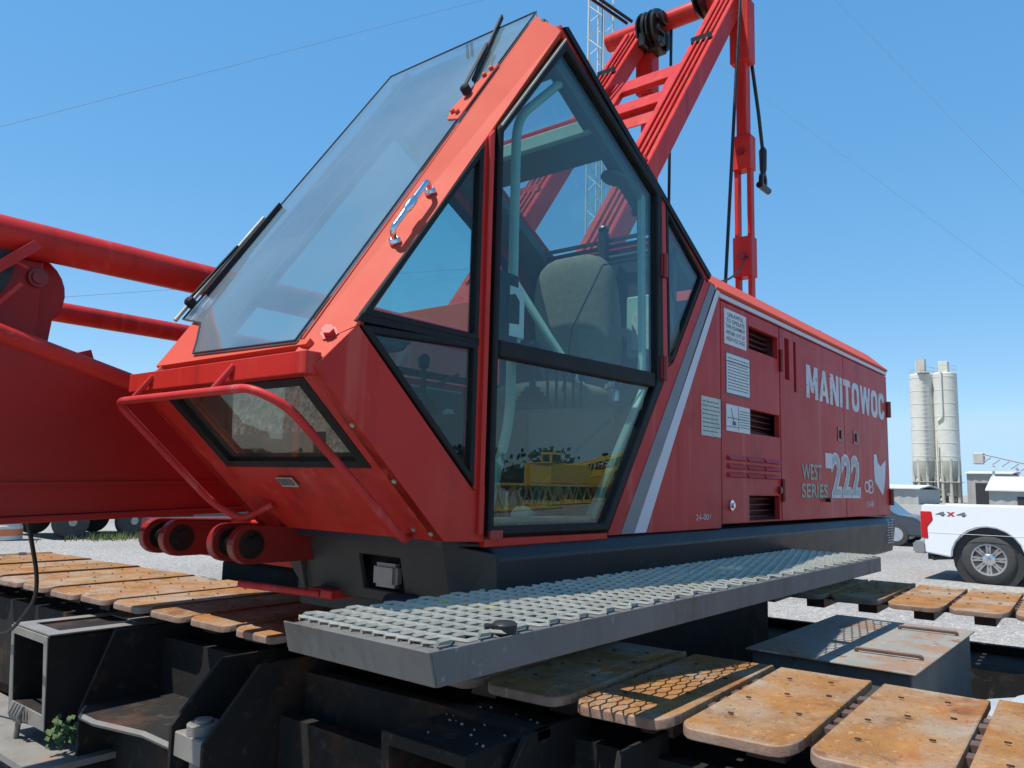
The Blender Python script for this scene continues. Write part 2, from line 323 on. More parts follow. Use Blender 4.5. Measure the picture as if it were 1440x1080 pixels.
# sloping roof frame
gridplate(bm, lambda u, v: (u, v, RZ(u) + .012), (2.108, 3.30), (V0 + .002, V1 - .002), [(2.20, 2.43, 1.64, 2.22), (2.55, 3.035, 1.64, 2.22)], (0, 0, -.03))
cab = mk('cab_shell', bm, m_red, crane, bevel=.004, label='red steel operator cab with a forward-leaning diamond profile')
mk('brow_plate', BROW, m_redp, cab)
for q in PIL: mk('slanted_pillar', q, m_redp, cab, bevel=.002)
# lining, floor, back wall
bm = B()
gridplate(bm, lambda u, v: (u, v, RZ(u) - .0205), (2.15, 3.26), (V0 + .05, V1 - .05), [(2.20, 2.43, 1.64, 2.22), (2.55, 3.035, 1.64, 2.22)], (0, 0, -.05))
mk('roof_lining', bm, m_lining, cab)
bm = B(); beam(bm, (2.44, 1.60, RZ(2.44) - .04), (2.44, 2.3, RZ(2.44) - .04), .05, .06); mk('roof_crossbar', bm, m_mint, cab, bevel=.006)
bm = B(); box(bm, (3.04, V0 + .045, 1.30), (3.07, V1 - .045, 2.50)); mk('rear_wall', bm, m_dark, cab)
bm = B(); box(bm, (1.64, V0 + .045, 1.262), (3.04, V1 - .045, 1.29)); mk('cab_floor', bm, m_dark, cab)
bm = B()
for k in range(4): beam(bm, (3.005 - k * .012, 1.58, 2.485 + k * .026), (3.005 - k * .012, 2.3, 2.485 + k * .026), .012, .016)
mk('skylight_rail', bm, m_blackm, cab, label='black rails along the lower edge of the skylight')
bm = B(); box(bm, (2.93, 1.86, 2.44), (2.97, 1.90, 2.60)); lathe(bm, (2.95, 1.88, 2.60), (0, 0, 1), [(0, .02), (.015, .028), (.03, .02), (.034, .004)], 12); mk('skylight_latch', bm, m_blackm, cab, bevel=.004)
bm = B(); lathe(bm, (2.78, 1.60, 2.60), (0, 0, -1), [(0, .005), (.005, .035), (.02, .03), (.024, .008), (.22, .006)], 12); mk('hanging_lamp', bm, m_blackm, cab, smooth=40)
bm = B(); lathe(bm, (2.62, 1.62, 2.70), (-.25, .12, -1), [(0, .002), (.004, .055), (.016, .055), (.02, .002)], 16); mk('mirror', bm, m_lining, cab, smooth=40)
# ---- windshield with gasket
bm = B()
wp = [(1.162, 1.645), (1.170, 2.15), (1.20, 2.19), (1.252, 2.27), (1.275, 2.425), (2.112, 2.425), (2.112, 1.645)]
plate(bm, [(u - .004, v, GP(u) + .006) for u, v in wp], .006)
wsh = mk('windshield', bm, g_wind, cab, label='large leaning windshield pane with a dusty blue-green tint')
bm = B()
pth = [(u - .004, v, GP(u) + .008) for u, v in wp]
tube(bm, pth + pth[:1], .0032, 6); mk('windshield_seal', bm, m_blackm, cab)
bm = B(); tube(bm, [(u - .015, 2.428, GP(u) + .018) for u in (1.262, 1.30, 1.40, 1.5, 1.56)], .007, 8); mk('edge_trim', bm, m_galv, cab, smooth=50)
# header beam and inner bracing seen through the glass
bm = B(); beam(bm, (2.11, 1.60, 3.10), (2.11, 2.40, 3.10), .03, .03); mk('apex_header', bm, m_lining, cab)
bm = B()
beam(bm, (1.25, 2.30, GP(1.25) - .045), (2.09, 2.30, GP(2.09) - .045), .03, .03)
mk('windshield_rail', bm, m_lining, cab)
# red wiper plate + wipers
bm = B(); plate(bm, [(u - .004, v, GP(u) + .0155) for u, v in ((1.71, 1.636), (1.725, 1.70), (1.765, 1.722), (1.83, 1.695), (1.90, 1.645), (1.90, 1.636))], .004)
mk('wiper_mount', bm, m_redp, cab, bevel=.003)
def wiper(name, piv, tip, blade, par):
    bm = B(); g3 = lambda u, v, h: (u - h * .82, v, GP(u) + .012 + h * .57)
    lathe(bm, g3(*piv, .012), (-.82, 0, .57), [(0, .017), (.024, .017), (.03, .010)], 12)
    beam(bm, g3(*piv, .035), g3(*tip, .026), .010, .007); b0, b1 = blade
    beam(bm, g3(*b0, .014), g3(*b1, .014), .007, .010); beam(bm, g3(*b0, .005), g3(*b1, .005), .003, .010)
    return mk(name, bm, m_black, par, label='black wiper arm and blade')
wiper('wiper', (1.80, 1.675), (2.00, 1.765), ((1.85, 1.70), (2.16, 1.845)), cab)
wiper('wiper', (1.30, 2.40), (1.46, 2.41), ((1.33, 2.385), (1.60, 2.40)), cab)
for u, v in ((1.745, 1.69), (1.86, 1.66), (1.735, 1.66), (1.88, 1.648)):
    bm = B(); lathe(bm, (u - .006, v, GP(u) + .017), (-.82, 0, .57), [(0, .009), (.008, .009), (.010, .005)], 6); mk('mount_bolt', bm, m_redp, cab)
# chrome grab handle and big bolt on the slanted pillar
def on_pillar(t, w_): # t along from nose to apex, w_ across 0 side edge .. 1 fold edge
    a = Vector((1.253 + .858 * t, V0, 1.833 + 1.219 * t)); b = Vector((1.14 + .96 * t, 1.634, 1.752 + 1.387 * t)); return a.lerp(b, w_)
nn = newell([on_pillar(0, 0), on_pillar(1, 0), on_pillar(1, 1), on_pillar(0, 1)]); nn = nn if nn.z > 0 else -nn
a, b = on_pillar(.235, .45), on_pillar(.375, .45)
bm = B(); pts = [a, a + nn * .045, b + nn * .045, b]; tube(bm, fillet(pts, .02, 5), .0085, 10)
for q in (a, b): lathe(bm, q, nn, [(0, .017), (.010, .017), (.016, .010)], 14)
mid = (a + b) / 2 + nn * .045; lathe(bm, mid - (b - a).normalized() * .03, (b - a), [(0, .0085), (.015, .013), (.045, .013), (.06, .0085)], 12)
mk('grab_handle', bm, m_chrome, cab, smooth=40)
bm = B(); q = on_pillar(.01, .45); lathe(bm, q, nn, [(0, .024), (.006, .024), (.006, .016), (.022, .016), (.022, .0155)], 6); mk('pillar_bolt', bm, m_redf, cab)
# ---- chin window, seal, guard rail, plate
bm = B(); plate(bm, [Vector(ch(s, v)) + Vector((.012, 0, .013)) for s, v in ((.05, 1.605), (.54, 1.605), (.54, 2.295), (.05, 2.295))], .005)
mk('chin_window', bm, g_chin, cab, label='dirty slanted window under the brow reflecting the gravel')
bm = B(); ring(bm, [ch(s, v) for s, v in ((.047, 1.602), (.543, 1.602), (.543, 2.298), (.047, 2.298))], [ch(s, v) for s, v in ((.085, 1.64), (.505, 1.64), (.505, 2.26), (.085, 2.26))], (.011, 0, .012))
o = mk('chin_seal', bm, m_black, cab)
off = Vector((-.055, 0, -.052)); cp = lambda s, v, k=1.0: Vector(ch(s, v)) + off * k
bm = B()
tube(bm, fillet([cp(.80, 2.20, .1), cp(.84, 2.33, .9), cp(.70, 2.40), cp(-.005, 2.415, 1.0), cp(-.01, 1.70, 1.0), cp(.10, 1.625, .9), cp(.72, 1.60, .8), cp(.90, 1.60, .75), cp(.98, 1.66, .1)], .05, 6), .0115, 10)
for v in (1.84, 2.27): tube(bm, [(1.114, v, 1.738), cp(-.008, v + .04, 1.0)], .009, 8)
mk('guard_rail', bm, m_redf, cab, smooth=50, label='bent red tube guard round the chin window')
bm = B(); plate(bm, [Vector(ch(s, v)) + Vector((-.003, 0, -.003)) for s, v in ((.605, 1.985), (.605, 2.065), (.665, 2.065), (.665, 1.985))], .004); mk('maker_plate', bm, m_galv, cab)
bm = B(); plate(bm, [Vector(ch(s, v)) + Vector((-.0065, 0, -.007)) for s, v in ((.612, 1.992), (.612, 2.058), (.65, 2.058), (.65, 1.992))], .002); mk('plate_print', bm, m_ink, cab)
bm = B()
for s, v in ((.30, 1.55), (.62, 1.55), (.93, 1.62), (.95, 1.56)): lathe(bm, ch(s, v), (-.68, 0, -.74), [(0, .007), (.004, .007), (.006, .003)], 8)
mk('rivet', bm, m_galv, cab)
# ---- side windows of the nose (near side)
def side_window(poly, name, gm, vs=V0, ins=.034, d=.03, sgn=1, par=None, label=None):
    par = par or cab; n = len(poly); P2 = [Vector((p[0], p[1])) for p in poly]; inner = []
    area = sum(a.x * b.y - b.x * a.y for a, b in zip(P2, P2[1:] + P2[:1])); s = 1 if area > 0 else -1
    for k in range(n):
        a, b, c = P2[k - 1], P2[k], P2[(k + 1) % n]; e1 = (b - a).normalized(); e2 = (c - b).normalized()
        n1 = Vector((-e1.y, e1.x)) * s; n2 = Vector((-e2.y, e2.x)) * s; mvec = (n1 + n2).normalized(); inner.append(b + mvec * ins / max(.25, mvec.dot(n1)))
    bm = B(); ring(bm, [(p.x, vs - .004 * sgn, p.y) for p in P2], [(p.x, vs - .004 * sgn, p.y) for p in inner], (0, d * sgn, 0))
    mk('window_seal', bm, m_black, par, bevel=.003)
    bm = B(); big = [(p + (q - p) * .4) for p, q in zip(inner, P2)]; splate(bm, [(p.x, p.y) for p in big], vs + .009 * sgn, vs + .014 * sgn)
    mk(name, bm, gm, par, label=label); return inner
side_window([(1.268, 1.866), (1.716, 1.868), (1.716, 2.486)], 'side_window', g_side, ins=.019, label='upper triangular pane beside the windshield')
side_window([(1.268, 1.84), (1.716, 1.438), (1.716, 1.862)], 'side_window', g_side, ins=.019, label='lower triangular pane below the nose')
side_window([(2.884, 2.634), (2.905, 1.962), (2.948, 1.985), (3.248, 2.408)], 'rear_quarter_window', g_side, ins=.018, label='narrow dark pane behind the cab door')
bm = B(); splate(bm, [(1.375, 1.89), (2.10, 2.915), (2.85, 2.512), (2.85, 1.89)], V1 - .022, V1 - .017); mk('far_window', bm, g_side, cab)
bm = B(); ring(bm, [(1.365, V1 - .041, 1.885), (2.10, V1 - .041, 2.925), (2.855, V1 - .041, 2.517), (2.855, V1 - .041, 1.885)], [(1.42, V1 - .041, 1.915), (2.097, V1 - .041, 2.87), (2.825, V1 - .041, 2.49), (2.825, V1 - .041, 1.915)], (0, -.012, 0)); mk('far_window_seal', bm, m_black, cab)
for a, b in ((2.205, 2.425), (2.555, 3.03)):
    bm = B(); plate(bm, [(u, v, RZ(u) + .004) for u, v in ((a, 1.645), (b, 1.645), (b, 2.215), (a, 2.215))], .005); mk('skylight', bm, g_roof, cab)
bm = B(); splate(bm, [(1.255, 1.848), (1.72, 1.855), (1.72, 1.878), (1.275, 1.874)], V0 - .002, V0 + .03); mk('window_divider', bm, m_black, cab)
bm = B(); beam(bm, (1.70, 1.60, 1.40), (1.70, 1.60, 2.44), .03, .03); mk('inner_post', bm, m_mint, cab, bevel=.004)
# dark window frame edge along the roof line
bm = B(); splate(bm, [(2.115, 3.062), (2.14, 3.075), (3.31, 2.43), (3.295, 2.405)], V0 - .009, V0 + .012); mk('roof_edge_seal', bm, m_black, cab)
# ---- door
dr_o = [(1.773, 2.556), (2.118, 3.018), (2.828, 2.668), (2.848, 1.868), (2.432, 1.292), (1.776, 1.296)]
dr_i = [(1.797, 2.548), (2.128, 2.980), (2.785, 2.654), (2.795, 1.880), (2.407, 1.320), (1.800, 1.322)]
bm = B(); y0 = V0 - .014
ring(bm, [(u, y0, z) for u, z in dr_o], [(u, y0, z) for u, z in dr_i], (0, .045, 0))
splate(bm, [(1.803, 1.832), (2.776, 1.846), (2.778, 1.905), (1.803, 1.884)], y0 + .001, y0 + .044)
door = mk('cab_door', bm, m_black, crane, bevel=.005, label='black framed glass cab door split into an upper and a lower pane')
bm = B(); splate(bm, [(1.797, 1.876), (1.797, 2.550), (2.130, 2.982), (2.781, 2.656), (2.784, 1.896)], V0 + .004, V0 + .009); mk('door_window', bm, g_side, door, label='tall upper pane of the cab door')
bm = B(); splate(bm, [(1.799, 1.320), (1.797, 1.840), (2.782, 1.854), (2.786, 1.875), (2.402, 1.318)], V0 + .004, V0 + .009); mk('door_window', bm, g_low, door, label='lower pane of the cab door with yard reflections')
bm = B(); beam(bm, (1.778, y0 - .003, 2.561), (2.116, y0 - .003, 3.013), .004, .006); mk('door_rim_shine', bm, m_galv, door)  # thin pale strip: shine on the black door rim put into its colour
for z in (2.36, 1.93):
    bm = B(); cyl(bm, (2.842, y0 - .006, z - .05), (2.842, y0 - .006, z + .05), .012, n=10); box(bm, (2.815, y0 - .004, z - .045), (2.872, y0 + .004, z + .045)); mk('door_hinge', bm, m_redg, door, smooth=40)
bm = B(); box(bm, (1.772, y0 - .008, 1.288), (1.83, y0 + .002, 1.312)); mk('door_hinge', bm, m_redg, door)
bm = B(); box(bm, (1.812, V0 + .012, 1.885), (1.925, V0 + .075, 2.115)); latch = mk('door_latch', bm, m_black, door, bevel=.008)
bm = B(); box(bm, (1.862, V0 + .011, 1.90), (1.960, V0 + .06, 2.085)); mk('latch_cover', bm, m_paper, door, bevel=.012, seg=3)
bm = B(); splate(bm, [(1.862, 1.95), (1.922, 1.955), (1.922, 2.03), (1.90, 2.05), (1.862, 2.04)], V0 + .0095, V0 + .02); mk('latch_recess', bm, m_black, door)
bm = B(); tube(bm, fillet([(2.22, 1.60, 2.93), (1.957, 1.60, 2.68), (1.962, 1.60, 1.66), (1.877, 1.60, 1.41), (1.85, 1.585, 1.345)], .08, 6), .0165, 12); mk('door_grab_bar', bm, m_mint, door, smooth=50, label='mint green bent tube inside the door')
bm = B(); beam(bm, (2.765, 1.572, 1.86), (2.752, 1.572, 2.65), .03, .025, up=(0, 1, 0)); mk('inner_frame', bm, m_mint, door, bevel=.004)
bm = B(); beam(bm, (2.775, 1.572, 1.835), (2.395, 1.572, 1.335), .026, .03, up=(0, 1, 0)); mk('inner_frame', bm, m_mint, door, bevel=.004)
bm = B(); beam(bm, (2.14, 1.578, 2.955), (2.755, 1.578, 2.64), .04, .03, up=(0, 1, 0)); mk('inner_frame', bm, m_lining, door, bevel=.004)
bm = B(); beam(bm, (1.81, 1.575, 1.335), (2.39, 1.575, 1.335), .03, .02); mk('inner_frame', bm, m_galv, door, bevel=.004)
# ---- operator's seat and controls
def cushion(bm, c, sx, sy, sz, tilt, k=3.2):
    rings = []; ns, nt = 14, 20; rot = Matrix.Rotation(tilt, 3, 'Y')
    sp = lambda x, e: math.copysign(abs(x) ** e, x)
    for i in range(1, ns):
        ph = -math.pi / 2 + math.pi * i / ns; r = []
        for j in range(nt):
            th = 2 * math.pi * j / nt
            r.append(Vector(c) + rot @ Vector((sx * sp(math.cos(ph), .55) * sp(math.cos(th), .6), sy * sp(math.cos(ph), .55) * sp(math.sin(th), .6), sz * sp(math.sin(ph), .6))))
        rings.append(r)
    return loft(bm, rings)
bm = B(); cushion(bm, (2.74, 1.98, 1.80), .25, .23, .08, 0); seat = mk('operator_seat', bm, m_seat, crane, smooth=60, label='high-backed tan operator seat inside the cab')
bm = B(); cushion(bm, (2.89, 1.98, 2.17), .075, .215, .31, R(-7)); mk('backrest', bm, m_seat, seat, smooth=60)
bm = B(); box(bm, (2.60, 1.82, 1.29), (2.86, 2.14, 1.74)); mk('seat_pedestal', bm, m_dark, seat, bevel=.01)
m_console = M('console_plastic', (.06, .08, .085), (.05, .065, .07), 5, .45)
for vv in (1.71, 2.27):
    bm = B(); loft(bm, [[(x, vv + s * .075, z) for x, s in ((2.12, -1), (2.62, -1), (2.62, 1), (2.12, 1))] for z in (1.29,)] + [[(x, vv + s * .085, z) for (x, z), s in (((2.08, 1.70), -1), ((2.66, 1.76), -1), ((2.66, 1.76), 1), ((2.08, 1.70), 1))]])
    con = mk('control_console', bm, m_console, crane, bevel=.012, seg=2)
    bm = B(); lathe(bm, (2.22, vv, 1.715), (0, 0, 1), [(0, .07), (.014, .066), (.018, .06), (.03, .062), (.034, .052), (.046, .053), (.05, .042), (.062, .043), (.066, .03), (.08, .028), (.085, .012), (.19, .010), (.195, .022), (.235, .024), (.25, .012)], 18)
    mk('joystick', bm, m_black, con, smooth=40)
bm = B()
for k, (x, y) in enumerate(((2.70, 1.66), (2.74, 1.70))): lathe(bm, (x, y, 1.79), (0, 0, 1), [(0, .02), (.05, .02), (.055, .03), (.075, .03), (.08, .01)], 12)
mk('control_valve', bm, m_chrome, crane, smooth=40)
bm = B()
for k in range(3): tube(bm, sag((2.70 + k * .03, 1.66 + k * .02, 1.86), (2.98, 1.70 + k * .03, 1.80), -.06, 8), .007, 6)
mk('control_hose', bm, m_grease, crane)
bm = B(); tube(bm, [(2.52, 2.05, 2.30), (2.60, 1.92, 2.06), (2.69, 1.80, 1.84)], .018, 10); mk('seat_strut', bm, m_mint, crane, smooth=50)
bm = B(); box(bm, (3.02, 1.60, 2.02), (3.038, 1.80, 2.30)); mk('rear_panel', bm, m_mint, crane, bevel=.005)
bm = B(); box(bm, (3.0, 1.60, 2.05), (3.019, 1.76, 2.22)); mk('paper_sheet', bm, m_paperg, crane)
bm = B(); cyl(bm, (2.99, 1.86, 1.75), (2.99, 1.86, 2.24), .009); lathe(bm, (2.99, 1.86, 2.02), (0, 0, 1), [(0, .02), (.03, .025), (.06, .01)], 10); mk('control_rod', bm, m_blackm, crane)
bm = B(); box(bm, (1.70, 1.62, 1.291), (2.05, 2.30, 1.31)); mk('foot_mat', bm, m_black, crane, bevel=.004)
bm = B(); loft(bm, [[(1.32, 1.72, 1.72), (1.32, 2.34, 1.72), (1.50, 2.34, 1.80), (1.50, 1.72, 1.80)], [(1.32, 1.72, 1.74), (1.32, 2.34, 1.74), (1.50, 2.34, 1.82), (1.50, 1.72, 1.82)]]); mk('dashboard', bm, m_lining, crane)
for v in (1.86, 2.04):
    bm = B(); beam(bm, (1.72, v, 1.30), (1.62, v, 1.46), .07, .02); mk('foot_pedal', bm, m_blackm, crane)
for k in range(5):
    bm = B(); x, y = 2.30 + k * .055, 1.70; tube(bm, [(x, y, 1.72), (x - .01, y - .005, 1.86 + .01 * (k % 2))], .006, 6); lathe(bm, (x - .01, y - .005, 1.85 + .01 * (k % 2)), (0, 0, 1), [(0, .008), (.012, .014), (.03, .013), (.036, .004)], 10); mk('control_lever', bm, m_black, crane, smooth=40)
bm = B(); tube(bm, sag((1.66, 2.32, 1.95), (2.5, 2.34, 1.92), .12), .008, 6); tube(bm, sag((1.5, 2.30, 1.86), (2.3, 2.36, 1.80), .10), .006, 6); mk('loose_cable', bm, m_black, crane)
bm = B(); box(bm, (2.0, 2.30, 1.50), (2.5, 2.375, 1.84)); mk('gauge_panel', bm, m_console, crane, bevel=.01)
for k in range(4):
    bm = B(); lathe(bm, (2.07 + k * .11, 2.299, 1.72), (0, -1, 0), [(0, .038), (.01, .038), (.012, .03)], 18); mk('gauge', bm, m_paperg, crane, smooth=40)
bm = B(); box(bm, (1.62, 1.66, 1.30), (1.78, 1.74, 1.44)); box(bm, (2.10, 2.0, 1.311), (2.34, 2.2, 1.325)); mk('floor_clutter', bm, m_galv, crane)
bm = B(); tube(bm, [(2.93, 1.62, 2.44), (2.60, 1.66, 2.33), (2.45, 1.70, 2.05), (2.42, 1.72, 1.80)], .0035, 6); mk('hanging_wire', bm, m_black, crane)
# ---- machinery house
bm = B()
box(bm, (3.44, 1.62, 1.28), (6.39, 4.80, 2.33))
box(bm, (3.32, V1 + .03, 1.28), (3.44, 4.80, 2.33))
house = mk('machinery_house', bm, m_dkred, crane, label='long red engine housing behind the cab')
bm = B(); loft(bm, [[(u, v, z) for v, z in ((1.528, 2.372), (1.518, 2.384), (1.665, 2.52), (4.68, 2.52), (4.83, 2.384), (4.82, 2.372), (4.7, 2.34), (1.63, 2.34))] for u in (3.372, 6.44)])
roof = mk('roof', bm, m_redp, house, bevel=.004)
bm = B()
for u in (4.18, 5.33): box(bm, (u - .004, 1.67, 2.5205), (u + .004, 4.66, 2.528))
mk('roof_seam', bm, m_redf, house)
bm = B(); box(bm, (6.392, 1.56, 1.28), (6.42, 4.78, 2.338)); mk('rear_panel', bm, m_redf, house)
# side panel behind the cab door
sp = [(2.446, 1.274), (3.418, 1.274), (3.418, 2.368), (3.36, 2.395), (3.306, 2.40), (3.262, 2.404), (2.955, 1.972), (2.906, 1.942), (2.858, 1.862)]
bm = B(); splate(bm, sp, V0, V0 + .04); panel0 = mk('side_panel', bm, m_redf, house)
def stripe(u0, u1, t0, t1, m, dv):
    bm = B(); splate(bm, [(u0, 1.276), (u1, 1.276), (t1, 2.372), (t0, 2.394)], V0 - dv, V0 + .002); mk('stripe', bm, m, house)
stripe(2.535, 2.632, 3.318, 3.375, m_stripeg, .0025); stripe(2.634, 2.722, 3.377, 3.417, m_stripew, .0025)
def panel(name, u0, u1, z0, z1, holes, m=m_redf, t=.03):
    bm = B(); gridplate(bm, lambda u, z: (u, V0, z), (u0, u1), (z0, z1), holes, (0, t, 0)); return mk(name, bm, m, house, bevel=.003)
panel('header_strip', 3.424, 6.425, 2.341, 2.371, [])
bm = B(); box(bm, (3.41, V0 - .003, 2.346), (6.42, V0 - .0005, 2.367)); mk('stripe', bm, m_stripew, house)
louv = [(3.49 + k * .225, 3.69 + k * .225) for k in range(3)]
panel('access_panel', 3.428, 4.174, 1.29, 2.335, [(3.76, 4.155, 2.155, 2.272), (3.765, 4.165, 1.73, 1.848), (3.745, 4.15, 1.30, 1.42)])
panel('access_door', 4.186, 5.322, 1.29, 2.335, [(4.40, 4.44, 2.005, 2.29), (4.262, 4.33, 2.06, 2.29)])
panel('access_door', 5.332, 6.42, 1.29, 2.335, [])
for a, b, z0, z1 in ((3.76, 4.155, 2.155, 2.272), (3.765, 4.165, 1.73, 1.848), (3.745, 4.15, 1.30, 1.42)):
    for k in range(4):
        bm = B(); z = z0 + (k + .5) * (z1 - z0) / 4; beam(bm, (a - .02, 1.598, z), (b + .02, 1.598, z), .03, .006); mk('vent_slat', bm, m_dkred, house)
for a, b in louv:
    for z in (1.505, 1.545, 1.585):
        bm = B(); loft(bm, [[(u, V0 - .0005, z), (u, V0 - .016, z + .004), (u, V0 - .0005, z + .026)] for u in (a, b)]); mk('louver', bm, m_redf, house)
for u, z, r in ((4.186, 2.15, .011), (4.186, 1.45, .011), (6.42, 2.08, .02), (6.42, 1.42, .02)):
    bm = B(); cyl(bm, (u, V0 - .008, z - .06), (u, V0 - .008, z + .06), r, n=10); mk('hinge', bm, m_redg, house, smooth=40)
for u in (5.17, 5.51):
    bm = B(); ring(bm, [(u, V0 - .004, 1.77), (u + .12, V0 - .004, 1.77), (u + .12, V0 - .004, 1.86), (u, V0 - .004, 1.86)], [(u + .03, V0 - .004, 1.785), (u + .09, V0 - .004, 1.785), (u + .09, V0 - .004, 1.845), (u + .03, V0 - .004, 1.845)], (0, .004, 0)); box(bm, (u + .045, V0 - .012, 1.79), (u + .07, V0 - .001, 1.84)); mk('latch', bm, m_redg, house)
bm = B(); cyl(bm, (4.92, V0 - .03, 1.40), (4.92, V0, 1.40), .012, n=8); beam(bm, (4.92, V0 - .028, 1.36), (4.92, V0 - .028, 1.42), .02, .01); beam(bm, (4.90, V0 - .026, 1.40), (4.99, V0 - .026, 1.40), .012, .012); mk('padlock', bm, m_grease, house)
bm = B(); lathe(bm, (3.52, V0, 1.375), (0, -1, 0), [(0, .025), (.01, .025), (.012, .012), (.02, .012)], 14); mk('lock', bm, m_chrome, house, smooth=40)
bm = B(); lathe(bm, (4.14, V0, 1.45), (0, -1, 0), [(0, .02), (.015, .018), (.018, .006)], 10); mk('latch_knob', bm, m_redg, house)
# markings
def rrect(x0, y0, x1, y1, r, n=5):
    return [(cx + r * math.cos(R(a0 + 90 * k / n)), cy + r * math.sin(R(a0 + 90 * k / n))) for cx, cy, a0 in ((x1 - r, y1 - r, 0), (x0 + r, y1 - r, 90), (x0 + r, y0 + r, 180), (x1 - r, y0 + r, 270)) for k in range(n + 1)]
def block_letter(c, u0, w, z0, h, par):            # heavy condensed stencil-cut capitals, each stroke its own sheet of vinyl
    t = .052; bm = B(); q = lambda pts, k=0: splate(bm, [(u0 + x, z0 + y) for x, y in pts], V0 - .0024 - k * .0005, V0 - .0003 - k * .0005)
    bar = lambda x0, y0, x1, y1, k=0: q([(x0, y0), (x1, y0), (x1, y1), (x0, y1)], k)
    if c == 'M': bar(0, 0, t, h); bar(w - t, 0, w, h); q([(t * .3, h), (t * 1.25, h), (w / 2 + t * .4, h * .18), (w / 2 - t * .4, h * .18)], 1); q([(w - t * 1.25, h), (w - t * .3, h), (w / 2 + t * .4, h * .18), (w / 2 - t * .4, h * .18)], 2)
    if c == 'A': q([(0, 0), (t, 0), (w / 2 + t * .35, h), (w / 2 - t * .45, h)]); q([(w - t, 0), (w, 0), (w / 2 + t * .45, h), (w / 2 - t * .35, h)], 1); bar(w * .26, h * .2, w * .74, h * .36, 2)
    if c == 'N': bar(0, 0, t, h); bar(w - t, 0, w, h); q([(t * .2, h), (t * 1.2, h), (w - t * .2, 0), (w - t * 1.2, 0)], 1)
    if c == 'I': bar(0, 0, w, h)
    if c == 'T': bar(0, h - .042, w, h); bar(w / 2 - t / 2, 0, w / 2 + t / 2, h - .043)
    if c == 'O': ring(bm, [(u0 + x, V0 - .0024, z0 + y) for x, y in rrect(0, 0, w, h, .06)], [(u0 + x, V0 - .0024, z0 + y) for x, y in rrect(t, .04, w - t, h - .04, .03)], (0, .002, 0))
    if c == 'C':
        o, i_ = rrect(0, 0, w, h, .06), rrect(t, .04, w - t, h - .04, .03); n = len(o)
        for k in range(n):
            j = (k + 1) % n
            if not (o[k][0] > w - t and o[j][0] > w - t and (k == n - 1)): q([o[k], o[j], i_[j], i_[k]])
    if c == 'W': 
        for k, (xa, xb) in enumerate(((0, .27), (.5, .27), (.5, .73), (1, .73))): q([(w * xa - t / 2 + (t / 2 if xa == 0 else -t / 2 if xa == 1 else 0), h), (w * xa + t / 2 + (t / 2 if xa == 0 else -t / 2 if xa == 1 else 0), h), (w * xb + t * .42, 0), (w * xb - t * .42, 0)], k)
    mk('maker_letter', bm, m_white, par)
u = 4.60; wl = [1.25, 1.1, 1.08, .32, .95, 1.05, 1.5, 1.05, 1.0]; kw = (1.73 - .026 * 8) / sum(wl)
for chh, wd in zip('MANITOWOC', wl): block_letter(chh, u, wd * kw, 1.992, .195, house); u += wd * kw + .026
side_text('WEST', 4.495, 1.515, 4.84, 1.607, V0 - .0022, m_teal, house, .016, 'series_lettering')
side_text('SERIES', 4.485, 1.412, 4.94, 1.494, V0 - .0022, m_teal, house, .016, 'series_lettering')
bm = B(); box(bm, (4.915, V0 - .0025, 1.592), (5.045, V0 - .0002, 1.684)); mk('white_patch', bm, m_stripew, house)
for k in range(3):
    u = 5.02 + k * .205
    side_text('2', u, 1.412, u + .215, 1.695, V0 - .0020, m_white, house, .055, 'model_number')
    side_text('2', u + .022, 1.430, u + .195, 1.678, V0 - .0030, m_num, house, .005, 'model_number')
bm = B(); splate(bm, [(6.003, 1.725), (6.069, 1.725), (6.094, 1.67), (6.162, 1.64), (6.299, 1.69), (6.315, 1.676), (6.285, 1.551), (6.224, 1.442), (6.194, 1.438), (6.086, 1.494), (6.007, 1.531), (5.991, 1.627)], V0 - .0025, V0 - .0002); mk('state_emblem', bm, m_stripew, house, label='white state-shaped emblem')
bm = B()
for cx, cz in ((5.80, 1.49), (5.90, 1.515), (5.905, 1.47)):
    n = 20; ring(bm, [(cx + .055 * math.cos(2 * math.pi * k / n), V0 - .0022, cz + (.04 if cx < 5.85 else .026) * math.sin(2 * math.pi * k / n)) for k in range(n)], [(cx + .04 * math.cos(2 * math.pi * k / n), V0 - .0022, cz + (.028 if cx < 5.85 else .016) * math.sin(2 * math.pi * k / n)) for k in range(n)], (0, .0018, 0))
box(bm, (5.845, V0 - .003, 1.445), (5.862, V0 - .0003, 1.54)); mk('ring_emblem', bm, m_stripew, house)
side_text('1548', 5.78, 1.35, 5.95, 1.392, V0 - .0022, m_white, house, .0, 'unit_number')
side_text('24-001', 3.155, 1.313, 3.30, 1.338, V0 - .0022, m_white, house, .0, 'unit_number')
